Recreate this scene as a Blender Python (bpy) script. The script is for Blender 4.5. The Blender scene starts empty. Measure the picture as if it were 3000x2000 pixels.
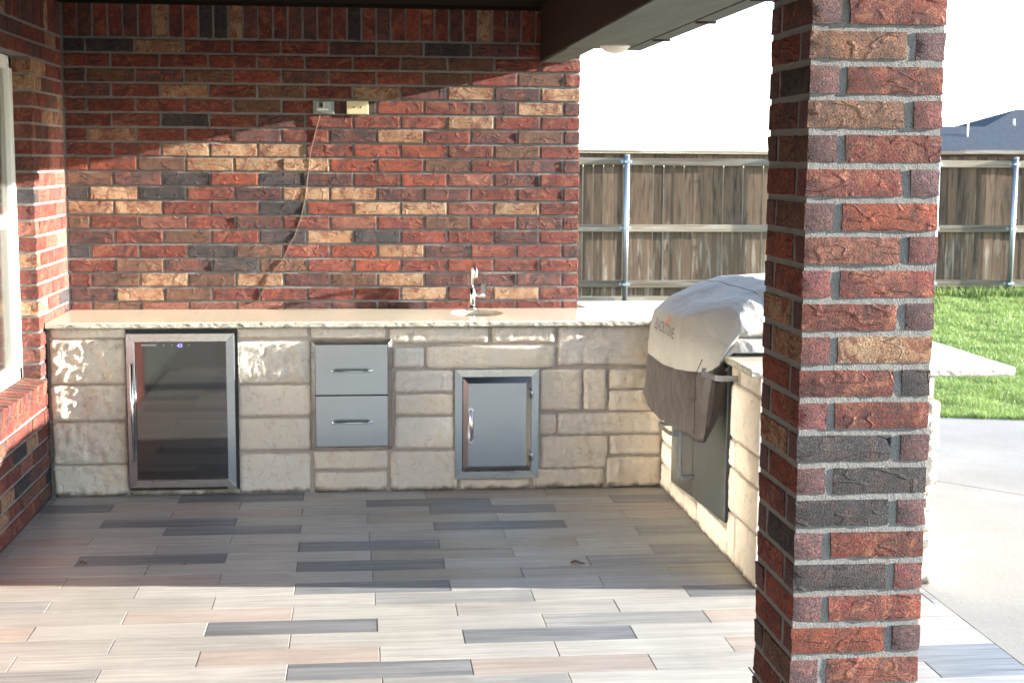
import bpy, bmesh, math, random
from mathutils import Vector, Matrix, noise
from mathutils.bvhtree import BVHTree

random.seed(7)
sc = bpy.context.scene
col = sc.collection
R = math.radians

# ------------------------------------------------------------------ camera, sky, sun, exposure
cam = bpy.data.objects.new("camera", bpy.data.cameras.new("camera")); col.objects.link(cam)
yaw, pitch, roll = 0.104487, 0.12608, 0.0068735
fwd = Vector((math.sin(yaw)*math.cos(pitch), math.cos(yaw)*math.cos(pitch), -math.sin(pitch)))
rt = Vector((math.cos(yaw), -math.sin(yaw), 0)); up = rt.cross(fwd)
r2 = math.cos(roll)*rt + math.sin(roll)*up; u2 = -math.sin(roll)*rt + math.cos(roll)*up
m = Matrix((r2, u2, -fwd)).transposed().to_4x4(); m.translation = Vector((1.54461, -7.68578, 1.66564))
cam.matrix_world = m
cam.data.sensor_width = 36; cam.data.lens = 4172.416/3000*36
cam.data.clip_end = 600; cam.data.clip_start = 0.05
cam.data.dof.use_dof = True; cam.data.dof.focus_distance = 3.9; cam.data.dof.aperture_fstop = 11
sc.camera = cam

AZ, EL = R(5.7), math.atan(0.222*math.cos(R(5.7)))
sdir = Vector((math.cos(EL)*math.cos(AZ), -math.cos(EL)*math.sin(AZ), math.sin(EL)))   # towards the sun
world = bpy.data.worlds.new("World"); sc.world = world; world.use_nodes = True
wn = world.node_tree.nodes; wl = world.node_tree.links
bg = wn["Background"]; sky = wn.new("ShaderNodeTexSky"); sky.sky_type = 'NISHITA'; sky.sun_disc = False
sky.sun_elevation = EL; sky.sun_rotation = math.atan2(sdir.x, sdir.y)
sky.dust_density = 0.1; sky.air_density = .8; sky.ozone_density = 1.0
hsv = wn.new("ShaderNodeHueSaturation"); hsv.inputs["Saturation"].default_value = .85   # a thin bright haze washes the evening sky out
wl.new(sky.outputs[0], hsv.inputs["Color"]); wl.new(hsv.outputs[0], bg.inputs[0]); bg.inputs[1].default_value = 0.15
sl = bpy.data.lights.new("sun", 'SUN'); sl.energy = 5.0; sl.angle = R(0.55); sl.color = (1.0, 0.945, 0.85)
so = bpy.data.objects.new("sun", sl); col.objects.link(so)
so.rotation_euler = sdir.to_track_quat('Z', 'Y').to_euler()
sc.view_settings.view_transform = 'Standard'; sc.view_settings.look = 'None'
sc.view_settings.exposure = 2.6; sc.view_settings.gamma = 1; sc.view_settings.use_curve_mapping = False
cy = sc.cycles
cy.caustics_reflective = True; cy.blur_glossy = 0.0; cy.sample_clamp_indirect = 40; cy.use_denoising = True
cy.max_bounces = 8; cy.diffuse_bounces = 5; cy.glossy_bounces = 4; cy.transparent_max_bounces = 8

# ------------------------------------------------------------------ helpers
def mesh(name, vs, fs, mats=(), smooth=None, mi=None):
    me = bpy.data.meshes.new(name); me.from_pydata([tuple(v) for v in vs], [], fs)
    for m_ in mats: me.materials.append(m_)
    if mi: me.polygons.foreach_set("material_index", mi)
    if smooth is True: me.polygons.foreach_set("use_smooth", [True]*len(fs))
    elif smooth: me.polygons.foreach_set("use_smooth", smooth)
    me.update(); return me
def obj(name, me, parent=None, loc=(0, 0, 0), rot=(0, 0, 0)):
    o = bpy.data.objects.new(name, me); col.objects.link(o); o.location = loc; o.rotation_euler = rot
    if parent: o.parent = parent
    return o
def thing(name, label, cat, loc=(0, 0, 0), group=None):
    o = bpy.data.objects.new(name, None); col.objects.link(o); o.location = loc; o.empty_display_size = .1
    o["label"] = label; o["category"] = cat
    if group: o["group"] = group
    return o
def tag(o, label, cat, group=None):
    o["label"] = label; o["category"] = cat
    if group: o["group"] = group
    return o
def structure(o): o["kind"] = "structure"; return o
class MB:
    """collects boxes, prisms, tubes in world space; build() makes one mesh object"""
    def __init__(s): s.v = []; s.f = []; s.sm = []
    def add(s, vs, fs, smooth=False):
        n = len(s.v); s.v += [Vector(v) for v in vs]; s.f += [tuple(i+n for i in f) for f in fs]; s.sm += [smooth]*len(fs); return s
    def box(s, x0, x1, y0, y1, z0, z1):
        return s.add([(x0,y0,z0),(x1,y0,z0),(x1,y1,z0),(x0,y1,z0),(x0,y0,z1),(x1,y0,z1),(x1,y1,z1),(x0,y1,z1)],
              [(0,3,2,1),(4,5,6,7),(0,1,5,4),(1,2,6,5),(2,3,7,6),(3,0,4,7)])
    def prism(s, a, b):
        n = len(a); vs = list(a)+list(b)
        return s.add(vs, [tuple(range(n))[::-1], tuple(range(n, 2*n))]+[(i,(i+1)%n,n+(i+1)%n,n+i) for i in range(n)])
    def tube(s, pts, r, n=10, caps=True):
        pts = [Vector(p) for p in pts]; rs = r if isinstance(r, (list, tuple)) else [r]*len(pts); vs = []; fs = []
        prev = None
        for i, p in enumerate(pts):
            t = (pts[min(i+1, len(pts)-1)]-pts[max(i-1, 0)]).normalized()
            if prev is None: a = t.orthogonal().normalized()
            else: a = (prev-t*prev.dot(t)).normalized()
            prev = a; b = t.cross(a)
            for k in range(n):
                an = 2*math.pi*k/n; vs.append(p+rs[i]*(math.cos(an)*a+math.sin(an)*b))
        for i in range(len(pts)-1):
            for k in range(n): fs.append((i*n+k, i*n+(k+1) % n, (i+1)*n+(k+1) % n, (i+1)*n+k))
        s.add(vs, fs, True)
        if caps:
            c = len(s.v)-len(vs); s.f.append(tuple(c+k for k in range(n))[::-1]); s.f.append(tuple(c+(len(pts)-1)*n+k for k in range(n))); s.sm += [False, False]
        return s
    def build(s, name, mat, parent=None, bevel=0, seg=2):
        base = parent.matrix_world.translation.copy() if parent else Vector()
        if parent and parent.parent: base = parent.location + parent.parent.location
        elif parent: base = parent.location.copy()
        me = mesh(name, [v-base for v in s.v], s.f, [mat] if mat else [], s.sm)
        if bevel:
            bm = bmesh.new(); bm.from_mesh(me)
            es = [e for e in bm.edges if len(e.link_faces) == 2 and e.calc_face_angle(0) > .6]
            bmesh.ops.bevel(bm, geom=es, offset=bevel, segments=seg, affect='EDGES', profile=.6, clamp_overlap=True)
            bm.to_mesh(me); bm.free()
        return obj(name, me, parent)

# ------------------------------------------------------------------ materials
def newmat(name):
    m_ = bpy.data.materials.new(name); m_.use_nodes = True; nt = m_.node_tree
    return m_, nt, nt.nodes["Principled BSDF"]
def N(nt, t, **kw):
    n = nt.nodes.new(t)
    for k, v in kw.items():
        if k in ("operation", "blend_type", "data_type", "distribution", "noise_dimensions", "feature", "wave_type", "bands_direction", "clamp"): setattr(n, k, v)
    return n
def coords(nt, scale=(1, 1, 1), rnd=True, kind="Object"):
    tc = N(nt, "ShaderNodeTexCoord"); mp = N(nt, "ShaderNodeMapping"); mp.inputs["Scale"].default_value = scale
    nt.links.new(tc.outputs[kind], mp.inputs["Vector"])
    if rnd:
        oi = N(nt, "ShaderNodeObjectInfo"); mu = N(nt, "ShaderNodeVectorMath", operation='SCALE'); mu.inputs[0].default_value = (37.3, 91.7, 53.1)
        nt.links.new(oi.outputs["Random"], mu.inputs["Scale"])
        ad = N(nt, "ShaderNodeVectorMath", operation='ADD'); nt.links.new(mp.outputs[0], ad.inputs[0]); nt.links.new(mu.outputs[0], ad.inputs[1])
        return ad.outputs[0]
    return mp.outputs[0]
def tnoise(nt, vec, scale, detail=3, rough=.55, dist=0):
    n = N(nt, "ShaderNodeTexNoise"); n.inputs["Scale"].default_value = scale; n.inputs["Detail"].default_value = detail
    n.inputs["Roughness"].default_value = rough; n.inputs["Distortion"].default_value = dist
    nt.links.new(vec, n.inputs["Vector"]); return n.outputs["Fac"]
def ramp(nt, fac, stops, interp='LINEAR'):
    r = N(nt, "ShaderNodeValToRGB"); cr = r.color_ramp; cr.interpolation = interp
    while len(cr.elements) < len(stops): cr.elements.new(.5)
    for e, (p, c) in zip(cr.elements, stops):
        e.position = p; e.color = (c, c, c, 1) if isinstance(c, (int, float)) else (*c, 1)
    nt.links.new(fac, r.inputs[0]); return r.outputs[0]
def mix(nt, fac, a, b, blend='MIX'):
    n = N(nt, "ShaderNodeMix", data_type='RGBA', blend_type=blend)
    for sck, v in ((n.inputs[0], fac), (n.inputs[6], a), (n.inputs[7], b)):
        if isinstance(v, (int, float)): sck.default_value = v
        elif isinstance(v, tuple): sck.default_value = (*v, 1)
        else: nt.links.new(v, sck)
    return n.outputs[2]
def math_(nt, op, a, b=None, c=None):
    n = N(nt, "ShaderNodeMath", operation=op)
    for i, v in enumerate((a, b, c)):
        if v is None: continue
        if isinstance(v, (int, float)): n.inputs[i].default_value = v
        else: nt.links.new(v, n.inputs[i])
    return n.outputs[0]
def bump(nt, bsdf, h, dist, strength=1.0, prev=None):
    b = N(nt, "ShaderNodeBump"); b.inputs["Distance"].default_value = dist; b.inputs["Strength"].default_value = strength
    nt.links.new(h, b.inputs["Height"])
    if prev: nt.links.new(prev, b.inputs["Normal"])
    nt.links.new(b.outputs[0], bsdf.inputs["Normal"]); return b.outputs[0]
def rndval(nt, lo, hi):
    oi = N(nt, "ShaderNodeObjectInfo"); mr = N(nt, "ShaderNodeMapRange"); mr.inputs[3].default_value = lo; mr.inputs[4].default_value = hi
    nt.links.new(oi.outputs["Random"], mr.inputs[0]); return mr.outputs[0]

def brick_mat(name, c1, c2, c3, grain=1.0, crease=1.0, end=False):
    m_, nt, b = newmat(name); v = coords(nt)
    base = mix(nt, ramp(nt, tnoise(nt, v, 10, 5, .62, .8), [(.42, 0), (.58, 1)]), c1, c2)
    base = mix(nt, ramp(nt, tnoise(nt, v, 13, 7, .72, 1.4), [(.50, 0), (.60, .95)]), base, c3)
    base = mix(nt, ramp(nt, tnoise(nt, v, 24, 6, .7, .8), [(.57, 0), (.66, .5)]), base, (.040, .034, .034))
    base = mix(nt, 1.0, base, ramp(nt, tnoise(nt, v, 75, 4, .7), [(.3, .62), (.7, 1.35)]), 'MULTIPLY')
    pits = tnoise(nt, v, 260, 4, .68)
    base = mix(nt, 1.0, base, ramp(nt, pits, [(.36, .30), (.50, 1.0), (.66, 1.25)]), 'MULTIPLY')
    base = mix(nt, ramp(nt, pits, [(.62, 0), (.70, .35)]), base, (.42, .34, .27))
    hs = N(nt, "ShaderNodeHueSaturation"); nt.links.new(rndval(nt, .88, 1.30), hs.inputs["Value"]); nt.links.new(base, hs.inputs["Color"])
    nt.links.new(hs.outputs[0], b.inputs["Base Color"])
    b.inputs["Roughness"].default_value = .85; b.inputs["Specular IOR Level"].default_value = .3
    # rolled creases: thin slanting ridges, only in patches
    oi = N(nt, "ShaderNodeTexCoord"); mp = N(nt, "ShaderNodeMapping"); mp.inputs["Rotation"].default_value = (0, R(32), 0); mp.inputs["Scale"].default_value = (9, 8, 26)
    mp2 = N(nt, "ShaderNodeMapping"); nt.links.new(v, mp2.inputs[0]); nt.links.new(mp2.outputs[0], mp.inputs[0])
    f = tnoise(nt, mp.outputs[0], 1.0, .6, .4, .35)
    ridge = ramp(nt, math_(nt, 'ABSOLUTE', math_(nt, 'SUBTRACT', f, .5)), [(0, 1), (.065, .0)], 'EASE')
    mp3 = N(nt, "ShaderNodeMapping"); mp3.inputs["Rotation"].default_value = (0, R(-58), 0); mp3.inputs["Scale"].default_value = (8, 8, 20); nt.links.new(v, mp3.inputs[0])
    f3 = tnoise(nt, mp3.outputs[0], 1.0, .6, .4, .5)
    ridge3 = ramp(nt, math_(nt, 'ABSOLUTE', math_(nt, 'SUBTRACT', f3, .5)), [(0, 1), (.03, .0)], 'EASE')
    mask = ramp(nt, tnoise(nt, v, 16, 1), [(.49, 0), (.54, 1)]); mask3 = ramp(nt, tnoise(nt, v, 13, 1), [(.52, 0), (.57, 1)])
    h = math_(nt, 'ADD', math_(nt, 'MULTIPLY', ridge, math_(nt, 'MULTIPLY', mask, .95*crease)), math_(nt, 'MULTIPLY', ridge3, math_(nt, 'MULTIPLY', mask3, .8*crease)))
    h = math_(nt, 'ADD', h, math_(nt, 'MULTIPLY', tnoise(nt, v, 20, 3, .5, .3), .75*crease))
    h = math_(nt, 'ADD', h, math_(nt, 'MULTIPLY', ramp(nt, pits, [(.34, 0), (.52, .8), (.75, 1)]), .42*grain))
    bump(nt, b, h, .0058)
    return m_
BR = {
 'R': brick_mat("brick_red", (0.163, 0.034, 0.023), (0.092, 0.027, 0.023), (0.220, 0.079, 0.047)),
 'O': brick_mat("brick_orange", (0.238, 0.053, 0.026), (0.176, 0.043, 0.026), (0.106, 0.033, 0.027)),
 'M': brick_mat("brick_maroon", (0.101, 0.039, 0.033), (0.058, 0.031, 0.031), (0.158, 0.053, 0.036)),
 'N': brick_mat("brick_brown", (0.132, 0.065, 0.040), (0.092, 0.048, 0.036), (0.176, 0.077, 0.043)),
 'B': brick_mat("brick_charcoal", (0.030, 0.028, 0.032), (0.044, 0.037, 0.039), (0.075, 0.047, 0.043), grain=1.5),
 'T': brick_mat("brick_tan", (0.334, 0.215, 0.129), (0.273, 0.142, 0.077), (0.167, 0.058, 0.036)),
 'K': brick_mat("brick_pinkish", (0.238, 0.090, 0.060), (0.185, 0.065, 0.047), (0.132, 0.050, 0.039)),
 'P': brick_mat("brick_end_purple", (0.110, 0.056, 0.057), (0.088, 0.048, 0.052), (0.132, 0.060, 0.053), crease=.15),
 'C': brick_mat("brick_end_crimson", (0.167, 0.052, 0.047), (0.145, 0.047, 0.045), (0.106, 0.043, 0.043), crease=.15),
}
def mortar_mat(name, c, d=.003, sc_=240):
    m_, nt, b = newmat(name); v = coords(nt, rnd=False)
    n1 = tnoise(nt, v, sc_, 3, .7); n2 = tnoise(nt, v, 14, 4)
    nt.links.new(mix(nt, 1.0, mix(nt, n2, tuple(x*.75 for x in c), tuple(x*1.2 for x in c)), ramp(nt, n1, [(.3, .7), (.7, 1.2)]), 'MULTIPLY'), b.inputs["Base Color"])
    b.inputs["Roughness"].default_value = .95
    h = math_(nt, 'ADD', n1, math_(nt, 'MULTIPLY', tnoise(nt, v, 45, 3), 1.2)); bump(nt, b, h, d); return m_
MORTAR = mortar_mat("mortar_grey", (.24, .235, .225), .008)
STONE_MORTAR = mortar_mat("stone_mortar", (.46, .385, .325), .003)
GROUT = mortar_mat("grout", (.22, .20, .18), .001)

def rndcol(nt):
    oi = N(nt, "ShaderNodeObjectInfo"); return ramp(nt, oi.outputs["Random"], [(0, (1.05, 1.05, 1.05)), (.35, (.96, .93, .90)), (.7, (1.03, .99, .94)), (1, (.95, .95, .95))])
def stone_mat():
    m_, nt, b = newmat("limestone"); v = coords(nt)
    c = mix(nt, ramp(nt, tnoise(nt, v, 5, 5, .6, .5), [(.35, 0), (.65, 1)]), (.80, .71, .59), (.77, .70, .62))
    c = mix(nt, ramp(nt, tnoise(nt, v, 9, 5, .65, 1), [(.55, 0), (.72, .75)]), c, (.70, .55, .37))
    c = mix(nt, ramp(nt, tnoise(nt, v, 26, 6, .72, .8), [(.56, 0), (.70, .55)]), c, (.42, .31, .21))
    c = mix(nt, 1.0, c, rndcol(nt), 'MULTIPLY')
    # soil splashed and wicked up from the floor, irregular brown-black edge
    g = N(nt, "ShaderNodeNewGeometry"); sx = N(nt, "ShaderNodeSeparateXYZ"); nt.links.new(g.outputs["Position"], sx.inputs[0])
    gm = coords(nt, rnd=False, kind="Object")
    e = math_(nt, 'SUBTRACT', math_(nt, 'MULTIPLY', tnoise(nt, g.outputs["Position"], 13, 5, .7), .075), sx.outputs[2])
    c = mix(nt, ramp(nt, e, [(.008, 0), (.03, .8)]), c, (.10, .075, .055))
    nt.links.new(c, b.inputs["Base Color"]); b.inputs["Roughness"].default_value = .9; b.inputs["Specular IOR Level"].default_value = .2
    h = math_(nt, 'ADD', tnoise(nt, v, 26, 8, .74, .9), math_(nt, 'MULTIPLY', tnoise(nt, v, 120, 4, .65), .3))
    bump(nt, b, h, .016); return m_
STONE = stone_mat()

def granite_mat():
    m_, nt, b = newmat("granite"); v = coords(nt, rnd=False)
    c = mix(nt, ramp(nt, tnoise(nt, v, 60, 4, .65), [(.4, 0), (.62, 1)]), (.65, .575, .44), (.56, .49, .375))
    c = mix(nt, ramp(nt, tnoise(nt, v, 130, 3, .6), [(.62, 0), (.68, 1)]), c, (.13, .12, .11))
    c = mix(nt, ramp(nt, tnoise(nt, v, 90, 4, .6), [(.3, .9), (.4, 0)]), c, (.42, .30, .17))
    nt.links.new(c, b.inputs["Base Color"]); b.inputs["Roughness"].default_value = .16; return m_
GRANITE = granite_mat()
def granite_edge_mat():
    m_, nt, b = newmat("granite_rough_edge"); v = coords(nt, rnd=False)
    c = mix(nt, ramp(nt, tnoise(nt, v, 60, 4, .65), [(.4, 0), (.62, 1)]), (.55, .51, .40), (.40, .38, .33))
    c = mix(nt, ramp(nt, tnoise(nt, v, 45, 5, .7), [(.56, 0), (.64, 1)]), c, (.10, .09, .08))
    nt.links.new(c, b.inputs["Base Color"]); b.inputs["Roughness"].default_value = .7
    bump(nt, b, tnoise(nt, v, 80, 5, .7), .006); return m_
GRANITE_E = granite_edge_mat()

def metal_mat(name, c, rough, brush=(2, 2, 900), amt=.12, aniso=0, bmp=0):
    m_, nt, b = newmat(name); b.inputs["Metallic"].default_value = 1; v = coords(nt, brush, rnd=True)
    n = tnoise(nt, v, 1, 3, .6)
    nt.links.new(mix(nt, n, tuple(x*.9 for x in c), tuple(min(1, x*1.08) for x in c)), b.inputs["Base Color"])
    mr = N(nt, "ShaderNodeMapRange"); mr.inputs[3].default_value = rough-amt; mr.inputs[4].default_value = rough+amt
    n3 = tnoise(nt, coords(nt, (6, 6, 6)), 1, 3)
    nt.links.new(math_(nt, 'ADD', math_(nt, 'MULTIPLY', n, .5), math_(nt, 'MULTIPLY', n3, .5)), mr.inputs[0]); nt.links.new(mr.outputs[0], b.inputs["Roughness"])
    if bmp: bump(nt, b, n, bmp)
    return m_
STEEL = metal_mat("brushed_steel", (.40, .42, .445), .24, (900, 900, 3), .08, bmp=.0002)
STEEL_H = metal_mat("brushed_steel_horizontal", (.48, .46, .45), .28, (3, 3, 900), .08, bmp=.0002)
STEEL_P = metal_mat("polished_steel", (.75, .75, .74), .12, (5, 5, 5), .04)
GALV = metal_mat("galvanized_pipe", (.36, .40, .45), .48, (14, 14, 5), .1)
CABM = metal_mat("dark_grey_steel", (.27, .29, .28), .36, (3, 900, 3), .06)
def plain(name, c, rough=.6, var=.15, sc_=30, spec=.5, bmp=0, rnd=True):
    m_, nt, b = newmat(name); v = coords(nt, rnd=rnd)
    n = tnoise(nt, v, sc_, 4, .6)
    nt.links.new(mix(nt, n, tuple(x*(1-var) for x in c), tuple(x*(1+var) for x in c)), b.inputs["Base Color"])
    b.inputs["Roughness"].default_value = rough; b.inputs["Specular IOR Level"].default_value = spec
    if bmp: bump(nt, b, n, bmp)
    return m_
BLACK = plain("black_plastic", (.012, .012, .013), .45)
GAPSHADE = plain("gap_shade_black", (.01, .01, .01), .9)  # near-black colour holds the shade of the gaps round drawers and door
VINYL = plain("white_vinyl", (.78, .77, .74), .4, .03)
IVORY = plain("ivory_plate", (.62, .54, .33), .4, .05)
GREYBOX = plain("grey_weather_box", (.23, .27, .26), .45, .06)
CLEAR = plain("grey_cover_plastic", (.30, .34, .33), .25, .06)
CABLE = plain("tan_cable", (.15, .095, .065), .5, .2)
BEAM = None
def wood_mat(name, c1, c2, c3, sx=(40, 40, 2.2), rough=.8, bm_=.002, white=None, spec=.3):
    m_, nt, b = newmat(name); v = coords(nt, sx); v1 = coords(nt, (sx[0]*.35, sx[1]*.35, sx[2]*.6)) 
    g = tnoise(nt, v, 1, 6, .65, .5)
    c = mix(nt, ramp(nt, g, [(.3, 0), (.7, 1)]), c1, c2)
    c = mix(nt, ramp(nt, tnoise(nt, v1, 1, 4, .6), [(.5, 0), (.66, 1)]), c, c3)
    if white:
        wf = ramp(nt, tnoise(nt, coords(nt, (16, 16, 1.6) if sx[2] < 10 else (1.2, 16, 16)), 1, 5, .6, .3), [(.50, 0), (.64, .8)])
        if sx[2] < 10:   # boards bleached where the sprinklers reach
            tz = N(nt, "ShaderNodeTexCoord"); sz = N(nt, "ShaderNodeSeparateXYZ"); nt.links.new(tz.outputs["Object"], sz.inputs[0])
            hz = math_(nt, 'ADD', sz.outputs[2], math_(nt, 'MULTIPLY', tnoise(nt, coords(nt, (9, 9, 1)), 1, 2), 1.1))
            wf = math_(nt, 'MULTIPLY', wf, ramp(nt, hz, [(.85, 1), (1.0, .16)])) if False else math_(nt, 'MULTIPLY', wf, ramp(nt, math_(nt, 'MULTIPLY', hz, .5), [(.62, 1), (.78, .12)]))
        c = mix(nt, wf, c, white)
    hs = N(nt, "ShaderNodeHueSaturation"); nt.links.new(rndval(nt, .55, 1.3), hs.inputs["Value"]); nt.links.new(c, hs.inputs["Color"])
    nt.links.new(hs.outputs[0], b.inputs["Base Color"]); b.inputs["Roughness"].default_value = rough; b.inputs["Specular IOR Level"].default_value = spec
    bump(nt, b, g, bm_); return m_
PICKET = wood_mat("weathered_cedar", (.165, .105, .064), (.095, .061, .037), (.04, .026, .018), (55, 55, 3), white=(.31, .255, .195))
RAILW = wood_mat("weathered_rail", (.27, .22, .16), (.20, .16, .11), (.13, .10, .07), (2.2, 60, 60), white=(.36, .32, .27))
TRIMW = wood_mat("cedar_trim", (.12, .055, .036), (.09, .045, .03), (.07, .04, .028), (2.2, 60, 60))
BEAM = wood_mat("dark_stained_beam", (.040, .022, .016), (.026, .015, .012), (.05, .02, .014), (50, 2, 50), .6)
def soffit_mat():
    m_, nt, b = newmat("weathered_soffit_paint"); v = coords(nt, (10, 2, 10), rnd=False)
    c = mix(nt, ramp(nt, tnoise(nt, v, 1, 5, .6, .8), [(.35, 0), (.65, 1)]), (.13, .145, .12), (.09, .10, .085))
    nt.links.new(c, b.inputs["Base Color"]); b.inputs["Roughness"].default_value = .6; return m_
SOFFIT = soffit_mat()
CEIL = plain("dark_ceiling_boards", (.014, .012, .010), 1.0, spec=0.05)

def tile_mat(name, c1, c2, c3):
    m_, nt, b = newmat(name); v = coords(nt, (2.0, 45, 45)); v1 = coords(nt, (1.1, 14, 14))
    g = tnoise(nt, v, 1, 5, .65, .6)
    c = mix(nt, ramp(nt, g, [(.32, 0), (.68, 1)]), c1, c2)
    c = mix(nt, ramp(nt, tnoise(nt, v1, 1, 4, .6, .5), [(.5, 0), (.68, .7)]), c, c3)
    c = mix(nt, ramp(nt, tnoise(nt, coords(nt, (2.2, 90, 90)), 1, 5, .72, .7), [(.56, 0), (.70, .65)]), c, tuple(x*.62 for x in c3))
    c = mix(nt, ramp(nt, tnoise(nt, coords(nt, (1.6, 26, 26)), 1, 4, .6, 1.2), [(.58, 0), (.66, .5)]), c, tuple(min(1, x*1.18) for x in c1))
    gp = N(nt, "ShaderNodeNewGeometry").outputs["Position"]
    c = mix(nt, 1.0, c, ramp(nt, tnoise(nt, gp, 2.6, 6, .65, .6), [(.3, .86), (.7, 1.07)]), 'MULTIPLY')
    c = mix(nt, ramp(nt, tnoise(nt, gp, 31, 5, .7, .5), [(.66, 0), (.76, .4)]), c, (.20, .17, .14))
    hs = N(nt, "ShaderNodeHueSaturation"); nt.links.new(rndval(nt, .88, 1.08), hs.inputs["Value"]); nt.links.new(c, hs.inputs["Color"])
    nt.links.new(hs.outputs[0], b.inputs["Base Color"])
    r = ramp(nt, g, [(.2, .34), (.8, .5)]); nt.links.new(r, b.inputs["Roughness"]); b.inputs["Specular IOR Level"].default_value = .45
    bump(nt, b, g, .0009); return m_
TL = {'L': tile_mat("tile_greige", (.42, .40, .365), (.26, .248, .228), (.37, .352, .325)),
      'P': tile_mat("tile_pinkish", (.41, .345, .30), (.265, .225, .195), (.37, .325, .29)),
      'T': tile_mat("tile_tan", (.38, .34, .285), (.245, .22, .185), (.34, .31, .265)),
      'G': tile_mat("tile_mid_grey", (.30, .295, .28), (.175, .175, .17), (.32, .31, .295)),
      'D': tile_mat("tile_slate", (.215, .22, .225), (.095, .10, .108), (.25, .255, .26))}
def concrete_mat():
    m_, nt, b = newmat("concrete"); v = coords(nt, rnd=False)
    c = mix(nt, ramp(nt, tnoise(nt, v, 1.3, 6, .65, .4), [(.35, 0), (.65, 1)]), (.26, .245, .225), (.205, .193, .175))
    c = mix(nt, 1.0, c, ramp(nt, tnoise(nt, v, 60, 4, .7), [(.3, .85), (.7, 1.1)]), 'MULTIPLY')
    c = mix(nt, ramp(nt, tnoise(nt, v, 3.3, 6, .7, 1), [(.6, 0), (.75, .4)]), c, (.28, .25, .21))
    nt.links.new(c, b.inputs["Base Color"]); b.inputs["Roughness"].default_value = .85
    bump(nt, b, tnoise(nt, v, 160, 4, .6), .001); return m_
CONC = concrete_mat()
SOIL = plain("soil", (.10, .085, .05), .95, .4, 6, .1, .01, rnd=False)
FAR = plain("dry_field", (.16, .15, .09), .95, .3, .2, .1, rnd=False)
def grass_mat():
    m_, nt, b = newmat("grass_blades"); g = N(nt, "ShaderNodeNewGeometry")
    n1 = tnoise(nt, g.outputs["Position"], .9, 4, .6); n2 = tnoise(nt, g.outputs["Position"], 30, 2)
    c = mix(nt, ramp(nt, n1, [(.35, 0), (.65, 1)]), (.165, .265, .07), (.225, .32, .095))
    c = mix(nt, ramp(nt, n2, [(.54, 0), (.66, 1)]), c, (.33, .33, .12))
    c = mix(nt, ramp(nt, tnoise(nt, g.outputs["Position"], 2.2, 5, .7), [(.5, 0), (.66, .6)]), c, (.07, .16, .03))
    nt.links.new(c, b.inputs["Base Color"]); b.inputs["Roughness"].default_value = .5; b.inputs["Specular IOR Level"].default_value = .35
    tr = N(nt, "ShaderNodeBsdfTranslucent"); nt.links.new(c, tr.inputs[0]); ms = N(nt, "ShaderNodeMixShader"); ms.inputs[0].default_value = .35
    out = nt.nodes["Material Output"]; nt.links.new(b.outputs[0], ms.inputs[1]); nt.links.new(tr.outputs[0], ms.inputs[2]); nt.links.new(ms.outputs[0], out.inputs[0]); return m_
GRASS = grass_mat()
def fabric_mat(name, c, r=.75):
    m_, nt, b = newmat(name); v = coords(nt, rnd=False)
    n = tnoise(nt, v, 7, 4, .6)
    nt.links.new(mix(nt, n, tuple(x*.9 for x in c), tuple(x*1.08 for x in c)), b.inputs["Base Color"]); b.inputs["Roughness"].default_value = r
    b.inputs["Sheen Weight"].default_value = .1
    h = math_(nt, 'ADD', math_(nt, 'MULTIPLY', tnoise(nt, coords(nt, (9, 4, 9), rnd=False), 1, 3, .5, 1.2), 1.0), math_(nt, 'MULTIPLY', tnoise(nt, v, 500, 1), .02))
    bump(nt, b, h, .012); return m_
FAB1 = fabric_mat("cover_fabric_beige", (.33, .305, .27), .75); FAB2 = fabric_mat("cover_fabric_brown", (.038, .027, .023), .6)
def glass_pane_mat(name, refl, rough, tint):
    m_, nt, b = newmat(name); out = nt.nodes["Material Output"]
    g = N(nt, "ShaderNodeBsdfGlossy"); g.inputs["Roughness"].default_value = rough; g.inputs[0].default_value = (1, .97, .92, 1)
    t = N(nt, "ShaderNodeBsdfTransparent"); t.inputs[0].default_value = (*tint, 1)
    fr = N(nt, "ShaderNodeFresnel"); fr.inputs[0].default_value = 1.5
    fac = math_(nt, 'ADD', fr.outputs[0], refl); fac = math_(nt, 'MINIMUM', fac, 1.0)
    ms = N(nt, "ShaderNodeMixShader"); nt.links.new(fac, ms.inputs[0]); nt.links.new(t.outputs[0], ms.inputs[1]); nt.links.new(g.outputs[0], ms.inputs[2])
    nt.links.new(ms.outputs[0], out.inputs[0]); return m_
WGLASS = glass_pane_mat("window_glass", .20, .16, (.75, .8, .78))
def fridge_glass():
    m_, nt, b = newmat("smoked_fridge_glass"); b.inputs["Base Color"].default_value = (.008, .009, .010, 1); b.inputs["Roughness"].default_value = .04
    b.inputs["IOR"].default_value = 2.15
    return m_
FGLASS = fridge_glass()
def emis(name, c, s):
    m_, nt, b = newmat(name); b.inputs["Base Color"].default_value = (0, 0, 0, 1); b.inputs["Emission Color"].default_value = (*c, 1); b.inputs["Emission Strength"].default_value = s; return m_
LED = emis("blue_led", (.25, .2, 1.0), .8)
LOGO = plain("printed_grey_mark", (.16, .17, .17), .4)
INK = plain("cover_print_dark", (.055, .05, .05), .7)
FLAME = plain("cover_print_orange", (.75, .18, .02), .6)
SHINGLE = plain("slate_blue_shingles", (.060, .070, .088), 1.0, .35, 3, .02, rnd=False)
SHINGLE2 = plain("patio_roof_shingles", (.10, .10, .11), .9, .3, 40, .2)
CURTAIN = plain("pale_curtain", (.52, .50, .45), .9, .08, 60)
ROOM = plain("dim_room", (.05, .055, .045), .9)
LENS = plain("lamp_diffuser", (.80, .74, .66), .35, .03)
LEAF = plain("dry_leaf", (.16, .075, .035), .8, .3, 60)

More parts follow.
